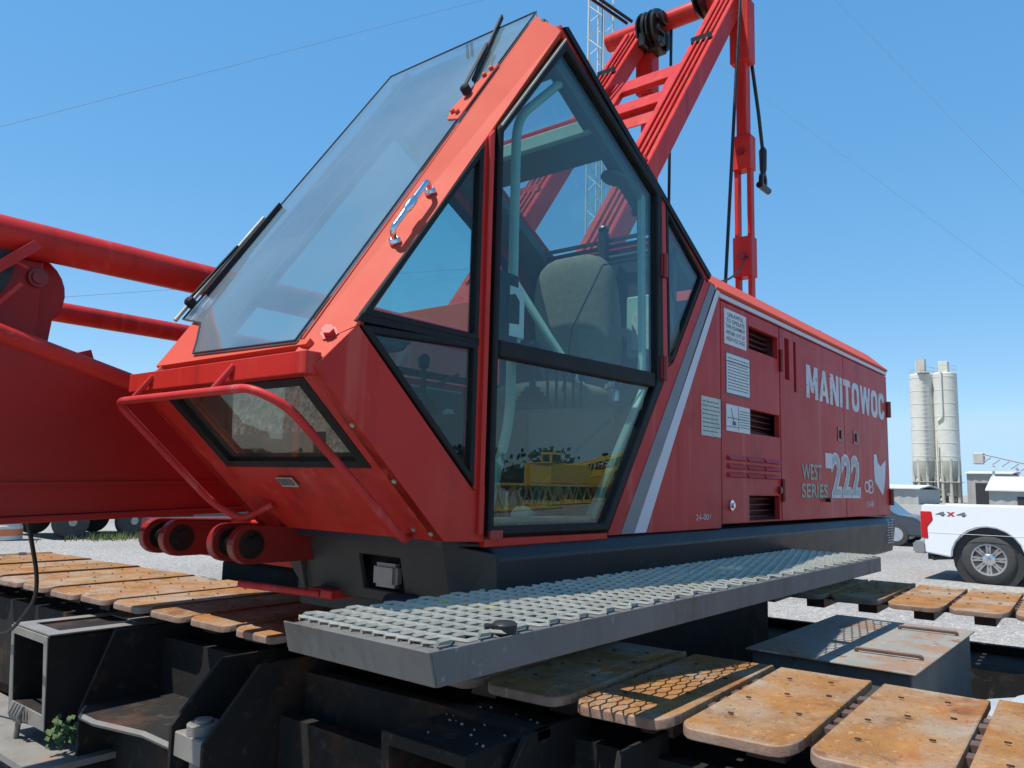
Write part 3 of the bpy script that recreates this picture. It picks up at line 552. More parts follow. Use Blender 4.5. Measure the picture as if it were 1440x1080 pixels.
def sticker(u0, z0, u1, z1, m, lines, border=False, name='sticker', head=None):
    if border:
        bm = B(); box(bm, (u0 - .008, V0 - .0018, z0 - .008), (u1 + .008, V0 - .0002, z1 + .008)); mk('sticker_border', bm, m_ink, house)
    bm = B(); box(bm, (u0, V0 - .003, z0), (u1, V0 - .0003, z1)); s = mk(name, bm, m, house)
    if isinstance(lines, list):
        n = len(lines); hh = (z1 - z0) * .86 / n
        for k, (tx, fr_) in enumerate(lines):
            zt = z1 - (z1 - z0) * .08 - k * hh; wd = (u1 - u0) * fr_; side_text(tx, (u0 + u1) / 2 - wd / 2, zt - hh * .74, (u0 + u1) / 2 + wd / 2, zt, V0 - .0036, m_ink, s, .012, 'sticker_text')
    else:
        bm = B(); a = z1 - .07 * (z1 - z0)
        for k in range(lines):
            z = a - (k + .5) * (z1 - z0) * .86 / lines; u = u0 + .012
            while u < u1 - .03:
                l = random.uniform(.012, .04); box(bm, (u, V0 - .0038, z - .0022), (min(u + l, u1 - .01), V0 - .0031, z + .0022)); u += l + .006
        mk('sticker_print', bm, m_ink, s)
    return s
sticker(3.462, 2.135, 3.722, 2.305, m_paper, [('UNLAWFUL', .72), ('TO OPERATE', .84), ('THIS EQUIPMENT', .9), ('WITHIN 10 FT OF', .86), ('HIGH VOLTAGE', .84)], name='warning_sticker')
s2 = sticker(3.484, 1.903, 3.756, 2.092, m_paper, 11, border=True, name='load_sticker')
bm = B(); box(bm, (3.484, V0 - .0042, 2.052), (3.756, V0 - .0031, 2.056)); mk('sticker_rule', bm, m_ink, s2)
s3 = sticker(3.476, 1.722, 3.756, 1.848, m_paper, 1, name='diagram_sticker')
bm = B()
for k in range(7): box(bm, (3.63, V0 - .0042, 1.745 + k * .013), (3.745, V0 - .0031, 1.748 + k * .013))
box(bm, (3.615, V0 - .0042, 1.73), (3.618, V0 - .0031, 1.845)); box(bm, (3.48, V0 - .0042, 1.742), (3.61, V0 - .0031, 1.745))
beam(bm, (3.56, V0 - .0038, 1.765), (3.53, V0 - .0038, 1.83), .001, .004, up=(1, 0, 0)); box(bm, (3.545, V0 - .0042, 1.752), (3.585, V0 - .0031, 1.77)); mk('sticker_diagram', bm, m_ink, s3)
sticker(3.212, 1.684, 3.412, 1.860, m_paperg, 8, name='faded_sticker')
# ---- grey revolving deck / skirt
bm = B()
prof = [(1.56, 1.272), (1.538, 1.270), (1.500, 1.232), (1.497, 1.225), (1.522, 1.03), (1.60, 1.0)]
nearp = lambda u: [(u, v, z) for v, z in prof]
full = lambda u, du=0: [(u, v, z) for v, z in prof] + [(u, 4.75, 1.0), (u, 4.82, 1.06), (u, 4.82, 1.24), (u, 4.79, 1.272)]
half = lambda u: [(u, v, z) for v, z in prof] + [(u, 2.43, 1.0), (u, 2.45, 1.06), (u, 2.45, 1.24), (u, 2.44, 1.272)]
loft(bm, [half(1.80), half(6.41)]); box(bm, (2.70, 2.4505, 1.0), (6.40, 4.82, 1.27))
deck = mk('revolving_deck', bm, m_skirt, crane, bevel=.004, label='dark grey skirt of the revolving deck under the red bodywork')
bm = B()
# front apron, recessed lamp
gridplate(bm, lambda v, z: (1.668 + (v - 1.53) * .03 + (1.272 - z) * .25, v, z), (1.60, 2.30), (1.07, 1.272), [(1.80, 2.00, 1.105, 1.215)], (.02, 0, 0))
plate(bm, [(1.67, 1.602, 1.272), (1.80, 1.502, 1.24), (1.80, 1.502, 1.03), (1.72, 1.602, 1.07)], .02)
plate(bm, [(1.66, 1.602, 1.2725), (1.80, 1.53, 1.2725), (1.80, 2.5, 1.2725), (1.69, 2.46, 1.2725)], -.01)
plate(bm, [(1.691, 2.30, 1.272), (1.696, 2.47, 1.272), (1.742, 2.30, 1.07)], .02)
mk('front_apron', bm, M('dusty_apron', (.06, .056, .05), (.042, .040, .037), 4, .5, .1, bump=.15, bsc=30, spec=.2, spots=[((.11, .10, .085), .62, 5, .12)]), deck, bevel=.003)
bm = B(); box(bm, (1.76, 1.79, 1.09), (1.80, 2.01, 1.23)); mk('lamp_recess', bm, m_black, deck)
bm = B(); box(bm, (1.715, 1.845, 1.115), (1.758, 1.955, 1.19)); mk('work_lamp', bm, m_lamp, deck, bevel=.012, seg=2)
bm = B(); tube(bm, fillet([(1.70, 1.85, 1.06), (1.74, 1.70, 1.07), (1.84, 1.56, 1.08)], .15, 8), .045, 14); mk('front_bumper_roll', bm, m_skirt, deck, smooth=50)
bm = B()
for k in range(10):
    z = 1.255 - k * .018
    for j in range(2): u = 6.16 + random.uniform(0, .02); box(bm, (u + j * .1, 1.4945, z), (u + j * .1 + random.uniform(.05, .09), 1.4965, z + .004))
mk('worn_decal', bm, m_stripew, deck)
# ---- walkway with expanded metal grating
WU0, WU1, WV0, WV1, WZ = 1.10, 4.28, 1.073, 1.535, 1.131
bm = B()
splate(bm, [(WU0 + .0205, 1.062), (WU1, 1.062), (WU1, WZ), (WU0, WZ)], WV0, WV0 + .006); box(bm, (WU0, WV0 + .006, WZ - .006), (WU1, WV0 + .045, WZ)); box(bm, (WU0 + .06, WV0 + .006, 1.062), (WU1, WV0 + .04, 1.068))
walk = mk('side_walkway', bm, m_grey, crane, bevel=.0015, label='grey steel walkway with expanded metal grating along the cab side')
bm = B(); loft(bm, [[(WU0 - .006, v, WZ), (WU0, v, WZ), (WU0 + .019, v, 1.063), (WU0 + .013, v, 1.063)] for v in (WV0 + .0005, WV1)]); box(bm, (WU0 + .0005, WV0 + .046, WZ - .006), (WU0 + .035, WV1 - .03, WZ)); mk('end_channel', bm, m_grey, walk, bevel=.0015)
bm = B(); box(bm, (WU1, WV0 + .002, 1.063), (WU1 + .006, WV1, WZ)); mk('end_channel', bm, m_grey, walk)
bm = B(); box(bm, (WU0 + .04, WV1 - .02, 1.07), (WU1, WV1 - .012, WZ - .002))
for u in (1.9, 2.7, 3.5): box(bm, (u, WV0 + .046, 1.075), (u + .05, WV1 - .022, 1.122))
mk('walkway_bracket', bm, m_grey, walk)
bm = B(); LW, SW = .122, .0178; rows = int((WV1 - WV0 - .012) / SW); ncol = int((WU1 - WU0) / LW) + 1
def strand(pts):
    t = Vector((0, .0024, .0030)); h = Vector((0, -.0012, .0012))
    loft(bm, [[Vector(c) - t - h, Vector(c) + t - h, Vector(c) + t + h, Vector(c) - t + h] for c in pts])
for j in range(rows):
    v = WV0 + .012 + j * SW; o = 0 if j % 2 == 0 else -LW / 2; pts = []
    for i in range(ncol + 1):
        u = WU0 + .004 + i * LW + o; z0 = WZ + .006
        for du, dv, dz in ((-.016, 0, -.0015), (.016, 0, -.0015), (LW / 2 - .016, SW, .0035), (LW / 2 + .016, SW, .0035)):
            q = (u + du, v + dv, z0 + dz + random.uniform(-.0008, .0008))
            if WU0 < q[0] < WU1: pts.append(q)
    strand(pts)
mk('grating', bm, m_galv, walk, kind='stuff', label='weathered expanded metal grating of the walkway')
bm = B(); lathe(bm, (1.35, WV0 + .028, WZ), (0, 0, 1), [(0, .026), (.018, .028), (.024, .022), (.026, .003)], 14); tube(bm, [(1.35, WV0 + .03, WZ + .012), (1.315, WV0 + .055, WZ + .014)], .007, 8); mk('rubber_stop', bm, m_skirt, walk, smooth=40)
# ---- boom foot lugs under the boom
def lug(v, u0, zc, r, back, mt, zb):
    bm = B(); prof = [(back, zb + 2 * r - .01)] + [(u0 + r * math.cos(a), zc + r * math.sin(a)) for a in [R(90 + k * 15) for k in range(13)]] + [(back, zb)]
    splate(bm, prof, v, v + .035); return mk('boom_foot_lug', bm, mt, crane, bevel=.003)
for v, u0, back in ((2.25, 1.46, 1.72), (2.37, 1.46, 1.72), (2.62, 1.425, 1.80), (2.76, 1.425, 1.80)):
    lg = lug(v, u0, 1.235, .062, back, m_redg, 1.173)
    bm = B(); lathe(bm, (u0 + .005, v - .006, 1.235), (0, 1, 0), [(0, .045), (.047, .045)], 20); lathe(bm, (u0 + .005, v - .02, 1.235), (0, 1, 0), [(0, .026), (.02, .028)], 18); mk('pin_boss', bm, m_grease, lg, smooth=40)
bm = B(); box(bm, (1.74, 2.25, 1.13), (2.70, 3.55, 1.255)); box(bm, (1.60, 2.415, 1.18), (1.72, 2.60, 1.30)); mk('front_crossmember', bm, m_red, crane, bevel=.006)
bm = B(); tube(bm, [(1.50, 2.36, 1.10), (1.66, 2.14, 1.075)], .012, 8); mk('grease_pipe', bm, m_redf, crane, smooth=50)
bm = B(); box(bm, (1.69, 2.12, 1.055), (1.80, 2.24, 1.085)); mk('step_tread', bm, m_red, crane, bevel=.004)
# ---- boom butt
zt = lambda u: 1.851 - .255 * (u - .81)
zb = lambda u: 1.313 + .035 * (u - .81)
def boom_plate(v):
    bm = B(); splate(bm, [(-5, 2.25), (-5, 1.20), (-.6, zb(-.6)), (1.72, zb(1.72)), (1.80, 1.40), (1.74, 1.62), (1.253, zt(1.253)), (-.6, zt(-.6))], v, v + .02); return bm
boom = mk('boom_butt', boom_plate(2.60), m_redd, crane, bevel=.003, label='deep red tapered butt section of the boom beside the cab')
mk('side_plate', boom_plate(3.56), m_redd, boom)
bm = B(); us = [-5, -.6, 1.253, 1.73]
tube(bm, [(-5, 2.61, 2.25), (-.6, 2.61, zt(-.6)), (1.26, 2.61, zt(1.26))], .030, 12); tube(bm, [(-5, 3.57, 2.25), (-.6, 3.57, zt(-.6)), (1.26, 3.57, zt(1.26))], .030, 12)
mk('chord', bm, m_red, boom, smooth=60)
for w0, w1 in ((2.585, 2.68), (3.50, 3.595)):
    bm = B(); loft(bm, [[(u, v, z + dz) for (v, dz) in ((w0, -.02), (w1, -.02), (w1, .0), (w0, .0))] for u, z in ((-5, 1.20), (-.6, zb(-.6)), (1.70, zb(1.70)))]); mk('bottom_flange', bm, m_redd, boom, bevel=.003)
bm = B(); box(bm, (1.76, 2.625, 1.34), (2.9, 3.55, 1.60)); mk('foot_block', bm, m_redd, boom, bevel=.02)
bm = B(); box(bm, (-5, 2.585, 1.365), (-.6, 2.6, 1.385)); splate(bm, [(-.6, zb(-.6) + .10), (1.6, zb(1.6) + .085), (1.6, zb(1.6) + .095), (-.6, zb(-.6) + .115)], 2.592, 2.6); mk('weld_strip', bm, m_redd, boom)
for u in (-2.2, -.6, .35):
    bm = B(); box(bm, (u, 2.588, zb(u) + .02), (u + .012, 2.6, zt(u) - .04)); mk('plate_rib', bm, m_redd, boom)
bm = B(); loft(bm, [[(u, v, z) for u, z in ((1.02, zt(1.02) + .02), (1.16, zt(1.16) + .02), (1.13, zt(1.16) + .10))] for v in (2.75, 3.0)]); mk('wedge_bracket', bm, m_redf, boom)
# horizontal mast tubes above the boom
bm = B(); tube(bm, [(-5, 2.72, 2.178), (3.15, 2.72, 2.178)], .058, 24); mast = mk('mast_tube', bm, m_red, crane, smooth=60, label='upper red mast tube running forward past the cab')
bm = B(); tube(bm, [(-5, 3.78, 2.165), (3.15, 3.78, 2.165)], .046, 24); mk('mast_tube', bm, m_red, crane, smooth=60, label='farther red mast tube')
bm = B(); prof = [(.60, 1.80)] + [(.60, 2.14), (.88, 2.14)] + [(.92 + .125 * math.cos(a), 2.03 + .125 * math.sin(a)) for a in [R(70 - k * 14) for k in range(9)]] + [(1.0, 1.80)]
splate(bm, prof, 2.78, 2.80); hang = mk('hanger_plate', bm, m_redd, crane, bevel=.004, label='round-ended red hanger plate between boom and mast tube')
bm = B(); splate(bm, [(.62, 1.80), (.62, 2.12), (.955, 2.12), (.955, 1.80)], 2.74, 2.779); mk('stiffener', bm, m_redd, hang, bevel=.004)
bm = B(); lathe(bm, (.94, 2.738, 2.065), (0, -1, 0), [(0, .030), (.012, .030), (.012, .020), (.02, .020), (.022, .004)], 22); mk('hanger_pin', bm, m_redg, hang, smooth=40)
bm = B(); lathe(bm, (.74, 2.70, 2.07), (0, 1, 0), [(0, .12), (.04, .12), (.045, .1)], 28); mk('sheave', bm, m_grease, hang, smooth=40)
bm = B(); beam(bm, (.62, 2.66, 1.88), (.90, 2.66, 2.15), .03, .05, up=(0, 1, 0)); beam(bm, (.74, 2.655, 1.85), (.87, 2.655, 2.02), .008, .012); beam(bm, (.82, 2.65, 2.09), (.88, 2.65, 2.07), .01, .008); mk('tie_bracket', bm, m_redf, hang)
# ---- gantry
def leg(v0, v1, u0, z0, u1, z1, d):
    p0, p1 = Vector((u0, 0, z0)), Vector((u1, 0, z1)); n = Vector((-(z1 - z0), 0, u1 - u0)).normalized() * d
    bm = B(); loft(bm, [[Vector((p.x, v, p.z)) for p, v in ((q, v0), (q + n, v0), (q + n, v1), (q, v1))] for q in (p0, p1)]); return bm
GU = lambda z: 4.549 + (z - 3.475) / 1.345
gantry = mk('gantry_leg', leg(2.50, 2.72, GU(2.45), 2.45, GU(5.75), 5.75, .15), m_red, crane, bevel=.006, label='near leaning red gantry leg behind the cab')
g2 = mk('gantry_leg', leg(3.40, 3.62, GU(2.45), 2.45, GU(5.75), 5.75, .15), m_red, crane, bevel=.006, label='far leaning red gantry leg')
gd = Vector((1, 0, 1.345)).normalized(); gn = Vector((-gd.z, 0, gd.x))
gp = lambda z, v, h=0: Vector((GU(z), v, z)) + gn * (.15 + h)
bm = B(); za, zb_ = 4.36, 4.84
gridplate(bm, lambda s, v: gp(s, v, -.06), (za, zb_), (2.72, 3.40), [(4.50, 4.68, 2.83, 3.27)], -gn * .05); mk('cross_plate', bm, m_red, crane, bevel=.004, label='slotted red plate tying the gantry legs')
bm = B(); plate(bm, [gp(za - .002, 2.722, -.112), gp(za - .002, 3.398, -.112), gp(za - .10, 3.398, -.15), gp(za - .10, 2.722, -.15)], .01); mk('cross_plate_flange', bm, m_red, crane)
for o, vv in ((gantry, 2.5), (g2, 3.4)):
    for k in range(3):
        bm = B(); tube(bm, [gp(2.7, vv + .05 + k * .05, .012), gp(5.55, vv + .05 + k * .05, .012)], .010, 8); mk('hydraulic_pipe', bm, m_red, o, smooth=50)
    for z in (3.55, 4.95):
        bm = B(); a = gp(z, vv, .0); beam(bm, gp(z, vv + .02, .018), gp(z, vv + .19, .018), .03, .05); mk('pipe_clamp', bm, m_redf if z < 4 else m_grease, o)
bm = B(); tube(bm, [(GU(5.62) - .05, 2.3, 5.72), (GU(5.62) - .05, 3.85, 5.72)], .085, 20); mk('gantry_shaft', bm, m_red, crane, smooth=60)
for vv in (2.80, 3.24, 3.34):
    bm = B(); lathe(bm, (GU(5.62) - .10, vv, 5.62 if vv > 3 else 5.80), (0, 1, 0), [(0, .19), (.02, .20), (.03, .15), (.05, .15), (.06, .20), (.08, .19)], 30); mk('gantry_sheave', bm, m_grease, crane, smooth=35)
bm = B()
for k in range(14):
    a = Vector((GU(5.45) - .05 + random.uniform(-.10, .10), 3.24 + random.uniform(-.06, .10), 5.48 + random.uniform(-.10, .2))); box(bm, a, a + Vector((random.uniform(.05, .14), random.uniform(.04, .1), random.uniform(.05, .14))))
box(bm, (GU(5.5) - .08, 3.24, 5.42), (GU(5.5) + .08, 3.37, 5.68)); mk('sheave_housing', bm, m_grease, crane, bevel=.01)
# ---- back hitch links
def hitch(v, ub, lab):
    bm = B(); box(bm, (ub - .05, v + .015, 4.15), (ub + .05, v + .105, 5.50)); h = mk('back_hitch', bm, m_red, crane, bevel=.008, label=lab)
    for dv in (-.012, .098):
        bm = B(); box(bm, (ub - .035, v + dv, 2.40), (ub + .035, v + dv + .036, 4.15)); mk('link_bar', bm, m_red, h, bevel=.004)
    for z0, z1 in ((4.10, 4.40), (3.18, 3.52)):
        bm = B(); box(bm, (ub - .06, v - .02, z0), (ub + .06, v + .142, z1)); mk('link_block', bm, m_red, h, bevel=.006)
        bm = B(); cyl(bm, (ub - .08, v + .06, (z0 + z1) / 2), (ub + .08, v + .06, (z0 + z1) / 2), .03, n=14); mk('link_pin', bm, m_redg, h)
    bm = B(); box(bm, (ub - .07, v - .025, 5.05), (ub + .07, v + .15, 5.62)); mk('top_socket', bm, m_red, h, bevel=.01)
    return h
hitch(2.44, 6.09, 'near upright red back hitch link above the engine housing'); hitch(3.36, 6.09, 'far upright red back hitch link')
bm = B(); tube(bm, [(5.82, 2.40, 5.55), (5.40, 2.40, 2.50)], .014, 8); mk('pendant_rope', bm, m_grease, crane, smooth=60)
bm = B(); tube(bm, [(6.15, 2.50, 5.65), (6.18, 2.47, 5.2), (6.30, 2.45, 4.68), (6.35, 2.44, 4.38)], .016, 8); rp = mk('pendant_rope', bm, m_grease, crane, smooth=60)
bm = B(); lathe(bm, (6.36, 2.44, 4.39), (0, 0, -1), [(0, .018), (.03, .034), (.20, .030), (.24, .02)], 12); ring(bm, [(6.36 + .055 * math.cos(a), 2.425, 4.09 + .075 * math.sin(a)) for a in [k * math.pi / 8 for k in range(16)]], [(6.36 + .028 * math.cos(a), 2.425, 4.09 + .045 * math.sin(a)) for a in [k * math.pi / 8 for k in range(16)]], (0, .035, 0)); cyl(bm, (6.27, 2.44, 4.03), (6.47, 2.44, 4.03), .03, n=12); mk('rope_socket', bm, m_grease, rp, smooth=40)
bm = B(); tube(bm, [(6.14, 3.2, 5.7), (6.05, 3.2, 2.5)], .014, 8); mk('pendant_rope', bm, m_grease, crane)
bm = B()
for k in range(2): tube(bm, [(5.6, 3.3 + k * .05, 5.50), (3.0, 4.3 + k * .05, 6.2)], .014, 8)
mk('hoist_rope', bm, m_grease, crane)
bm = B(); tube(bm, sag((3.28, 1.60, 2.46), (6.03, 2.46, 3.34), .12, 16), .007, 6); mk('electric_lead', bm, m_black, crane)
# ---- crawler tracks
TH = R(2.9); nT = Vector((math.cos(TH), math.sin(TH), 0)); dT = Vector((-math.sin(TH), math.cos(TH), 0))
def shoe_mesh(name, L, wd):
    bm = B(); h = .026; out = []
    def plan(g): # outline with clipped, rounded ends; g shrinks it
        pts = []
        for sx, sy, a0, r in ((1, 1, 0, .025), (0, 1, 90, .034), (0, -1, 180, .062), (1, -1, 270, .035)):
            cx, cy = (L - r if sx else r), sy * (wd / 2 - r)
            for k in range(5):
                a = R(a0 + k * 22.5); pts.append((cx + (r - g) * math.cos(a), cy + (r - g) * math.sin(a)))
        return pts
    droop = lambda x: -.012 * max(0, 1 - x / .06) ** 2 - .012 * max(0, 1 - (L - x) / .06) ** 2
    loft(bm, [[(x, y, z + droop(x)) for x, y in plan(g)] for z, g in ((-h, .002), (-h + .003, 0), (-.006, 0), (-.0018, .0012), (0, .0045))])
    bm.faces.ensure_lookup_table()
    for f in bm.faces: f.material_index = 1 if abs(f.normal.z) < .75 and (f.calc_center_median().x < .07 or f.calc_center_median().x > L - .07) else 0
    nb = len(bm.faces)
    for x, y in ((.2, .5), (.42, .62), (.33, -.5), (.55, .1), (.62, -.6), (.78, .45), (.82, -.35)):
        cx, cy = x * L, y * wd / 2; n = 8
        lo = [(cx + .0034 * math.cos(2 * math.pi * k / n), cy + .0078 * math.sin(2 * math.pi * k / n)) for k in range(n)]
        f0 = len(bm.faces); loft(bm, [[(a, b, -.003) for a, b in lo], [(a, b, .0007) for a, b in lo]])
        bm.faces.ensure_lookup_table()
        for f in bm.faces[f0:]: f.material_index = 3
    for k in range(5):
        x = L * (.28 + k * .105); f0 = len(bm.faces); s = 1 if k % 2 else -1
        box(bm, (x, s * .085 - .085, -.065), (x + .045, s * .085 + .085, -.014)); bm.faces.ensure_lookup_table()
        for f in bm.faces[f0:]: f.material_index = 2
    box(bm, (L * .26, -.05, -.115), (L * .74, .05, -.052)); bm.faces.ensure_lookup_table()
    for f in bm.faces[-6:]: f.material_index = 2
    bmesh.ops.recalc_face_normals(bm, faces=bm.faces)
    me = bpy.data.meshes.new(name); bm.to_mesh(me); bm.free()
    for mm in (m_shoe, m_shoee, m_link, m_slot): me.materials.append(mm)
    for p in me.polygons: p.use_smooth = True
    me.set_sharp_from_angle(angle=R(22)); return me
def track(O, L, pitch, a0, a1, lab, ztop=.876, ftop=.70):
    O = Vector(O); rad = .40; zc = ztop - rad
    T = lambda a, b, z: O + dT * a + nT * b + Vector((0, 0, z))
    bm = B(); q = lambda b0, b1, za_, zb_, aa, ab: loft(bm, [[T(a, b, z) for b, z in ((b0, za_), (b1, za_), (b1, zb_), (b0, zb_))] for a in (aa, ab)])
    q(L * .16, L * .84, .22, ftop, a0 + .25, a1 - .25)
    fr = mk('crawler_track', bm, m_under, crane, bevel=.01, label=lab)
    bm = B(); q(L * .10, L * .155, .30, ftop + .045, a0 + .5, a1 - .5); q(L * .845, L * .90, .30, ftop + .045, a0 + .5, a1 - .5); mk('side_frame_plate', bm, m_under, fr)
    for a in (a0, a1):
        bm = B(); lathe(bm, T(a, L * .25, zc), nT, [(0, .30), (.04, .33), (L * .5 - .04, .33), (L * .5, .30)], 28); mk('end_wheel', bm, m_under, fr, smooth=40)
    for k in range(9):
        a = a0 + .5 + (a1 - a0 - 1.0) * k / 8
        bm = B(); lathe(bm, T(a, L * .25, .20), nT, [(0, .10), (.03, .12), (L * .5 - .03, .12), (L * .5, .10)], 18); mk('track_roller', bm, m_under, fr, smooth=40)
    me = shoe_mesh('track_shoe', L, pitch - .024)
    k0 = math.ceil(a0 / pitch); k1 = math.floor(a1 / pitch); al = [k * pitch for k in range(k0, k1 + 1)]
    pos = [(a, ztop + random.uniform(-.004, .004), random.uniform(-.012, .012)) for a in al]
    na = 4
    for s, e in ((1, al[-1]), (-1, al[0])):
        for i in range(1, na + 1):
            ph = math.pi * i / (na + 1); pos.append((e + s * rad * math.sin(ph), zc + rad * math.cos(ph), -s * ph))
    pos += [(a, zc - rad, math.pi) for a in al]
    for a, z, rx in pos:
        o = bpy.data.objects.new('track_shoe', me); COL.objects.link(o); o.parent = fr
        mt = Matrix.Translation(T(a, 0, max(z, .06)) - ORG[fr.name]) @ Matrix.Rotation(TH + random.uniform(-.006, .006), 4, 'Z') @ Matrix.Rotation(rx, 4, 'X')
        o.matrix_basis = mt; ORG[o.name] = ORG[fr.name]
    return fr, T
trk, T1 = track((1.862, .805, 0), .84, .308, -1.45, 5.5, 'nearer crawler track with rusty shoes under the cab')
trk2, T2 = track((4.66, 1.01, 0), 1.08, .292, -1.65, 5.3, 'farther crawler track behind the undercarriage', ftop=.52)
# brackets in front of the near track frame
def sq_box(u0, v0, v1, z0, z1, ub, m1, m2):
    bm = B(); t = .03
    ring(bm, [(u0, v0, z0), (u0, v1, z0), (u0 - .02, v1, z1), (u0 - .02, v0, z1)], [(u0, v0 + t, z0 + t * 2), (u0, v1 - t, z0 + t * 2), (u0 - .02, v1 - t, z1 - t), (u0 - .02, v0 + t, z1 - t)], (ub - u0, 0, 0))
    o = mk('jack_box', bm, m1, trk, bevel=.006); 
    bm = B(); ring(bm, [(u0 - .004, v0 - .003, z0), (u0 - .004, v1 + .003, z0), (u0 - .024, v1 + .003, z1 + .003), (u0 - .024, v0 - .003, z1 + .003)], [(u0 - .004, v0 + t, z0 + t * 2), (u0 - .004, v1 - t, z0 + t * 2), (u0 - .024, v1 - t, z1 - t), (u0 - .024, v0 + t, z1 - t)], (.006, 0, 0)); mk('jack_box_rim', bm, m2, trk, bevel=.002)
    bm = B(); box(bm, (u0 + .25, v0 + .01, z0 + .01), (u0 + .26, v1 - .01, z1 - .01)); mk('jack_box_back', bm, m_black, trk)
sq_box(1.42, 3.56, 3.94, .40, .775, 1.95, m_under, m_under_lit)
sq_box(1.53, 1.345, 1.645, .40, .782, 1.95, m_under, m_under)
bm = B(); ring(bm, [(1.405, 3.555, .7785), (1.90, 3.555, .7785), (1.90, 3.945, .7785), (1.405, 3.945, .7785)], [(1.47, 3.63, .7785), (1.80, 3.63, .7785), (1.80, 3.88, .7785), (1.47, 3.88, .7785)], (0, 0, .006)); mk('jack_box_lit_top', bm, m_under_lit, trk)  # pale ring: sun on the box top put into its colour
def gusset(v, top, kink, m=m_under):
    bm = B(); splate(bm, [top, kink, (kink[0] + .01, .12), (2.0, .12), (2.0, top[1])], v, v + .018); mk('frame_gusset', bm, m, trk, bevel=.002)
gusset(3.40, (1.60, .80), (1.483, .498)); gusset(2.65, (1.64, .80), (1.465, .60)); gusset(2.45, (1.665, .80), (1.468, .575)); gusset(1.30, (1.70, .80), (1.50, .56)); gusset(1.05, (1.76, .80), (1.68, .56))
bm = B(); box(bm, (1.475, 2.47, .50), (1.58, 2.648, .582)); jb = mk('jack_block', bm, m_under_lit, trk, bevel=.004)
bm = B(); lathe(bm, (1.53, 2.56, .5825), (0, 0, 1), [(0, .055), (.03, .055), (.034, .05), (.034, .03), (.045, .03), (.047, .02)], 22); mk('jack_screw', bm, m_under_lit, trk, smooth=35)
bm = B(); lathe(bm, (1.52, 2.56, .4995), (0, 0, -1), [(0, .03), (.05, .028), (.052, .02)], 12); mk('jack_foot', bm, m_under_lit, trk, smooth=35)
bm = B(); loft(bm, [[(1.50, 3.38, z), (1.44, 3.28, z), (1.44, 3.16, z), (1.50, 2.90, z), (1.50, 2.68, z), (1.9, 2.68, z), (1.9, 3.38, z)] for z in (.50, .525)]); mk('frame_shelf', bm, m_under, trk)
bm = B(); tube(bm, [(1.50, 3.38, .512), (1.44, 3.28, .512), (1.44, 3.16, .512), (1.50, 2.90, .512), (1.50, 2.68, .512)], .013, 6); mk('shelf_lit_edge', bm, m_under_lit, trk)  # pale line: light along the shelf's front edge put into its colour
bm = B(); box(bm, (1.62, 2.67, .12), (1.66, 3.395, .46)); mk('frame_web', bm, m_under, trk)
bm = B(); box(bm, (1.30, 3.35, .30), (1.62, 5.2, .325)); mk('step_ledge', bm, m_under_lit, trk)
bm = B(); tube(bm, [(1.41, 3.80, .42), (1.41, 3.81, .33)], .012, 8)
for k in range(4): tube(bm, [(1.40, 3.74 + k * .03, .47), (1.385, 3.745 + k * .03, .43), (1.40, 3.75 + k * .03, .40)], .009, 8)
mk('chain', bm, m_under_lit, trk, smooth=50)
bm = B(); box(bm, (1.75, 1.66, .10), (1.80, 2.44, .62)); box(bm, (1.745, 1.64, .775), (1.80, 1.30, .80)); mk('frame_web', bm, m_under, trk)
bm = B()
for k in range(26):
    a = Vector((random.uniform(1.55, 1.9), random.uniform(1.36, 1.63), .782)); r = random.uniform(.002, .005); lathe(bm, a, (0, 0, 1), [(0, r), (r * .8, r * .7), (r, r * .2)], 5)
mk('grit', bm, m_stone, trk, kind='stuff')
# carbody between the tracks
bm = B(); box(bm, (2.85, 1.75, .30), (4.55, 4.7, .92)); lathe(bm, (3.6, 3.2, .92), (0, 0, 1), [(0, .95), (.09, .95)], 40); mk('carbody', bm, m_under, crane, bevel=.02)
bm = B(); box(bm, (3.24, .72, .42), (4.42, 1.325, .795)); sb = mk('step_box', bm, m_grey, crane, bevel=.006, label='grey rust-streaked steel step box between the tracks')
m_boxtop = M('worn_grey_top', (.28, .265, .23), (.21, .20, .175), 5, .6, .12, bump=.3, bsc=50, spec=.2, spots=[((.27, .17, .11), .50, 4, .12), ((.19, .085, .04), .60, 14, .06), ((.36, .33, .28), .60, 30, .08)])
bm = B(); box(bm, (3.215, .70, .7955), (4.44, 1.34, .803)); mk('box_lid', bm, m_boxtop, sb, bevel=.002)
for x in (3.50, 4.22):
    bm = B(); tube(bm, fillet([(x, .74, .80), (x, .74, .817), (x - .015, .98, .817), (x - .015, .98, .80)], .012, 3), .008, 6); mk('box_handle', bm, m_link, sb)
bm = B(); lathe(bm, (3.62, .30, .46), (-.15, -.1, 1), [(0, .34), (.12, .34), (.14, .30), (.15, .22), (.21, .18), (.23, .10)], 30)
for k in range(10): lathe(bm, (3.62 + .27 * math.cos(k * .628), .30 + .27 * math.sin(k * .628), .60), (0, 0, 1), [(0, .022), (.03, .022), (.034, .012)], 6)
box(bm, (3.52, -.02, .60), (3.60, .10, .74)); mk('travel_gearbox', bm, M('pale_grey_casting', (.40, .42, .42), (.3, .32, .32), 8, .45, .1, spots=[((.3, .2, .15), .64, 9, .1)]), crane, smooth=40, label='pale grey bolted gearbox casting between the tracks')
bm = B(); box(bm, (2.72, -.7, .30), (4.5, .70, .42)); mk('gearbox_plate', bm, m_under, crane, bevel=.01)
m_dirt = M('dry_brown_dirt', (.27, .19, .14), (.2, .135, .095), 14, .95, .04, bump=.6, bsc=50, spots=[((.36, .25, .18), .6, 30, .08)])
bm = B(); bmesh.ops.create_grid(bm, x_segments=34, y_segments=30, size=.5)
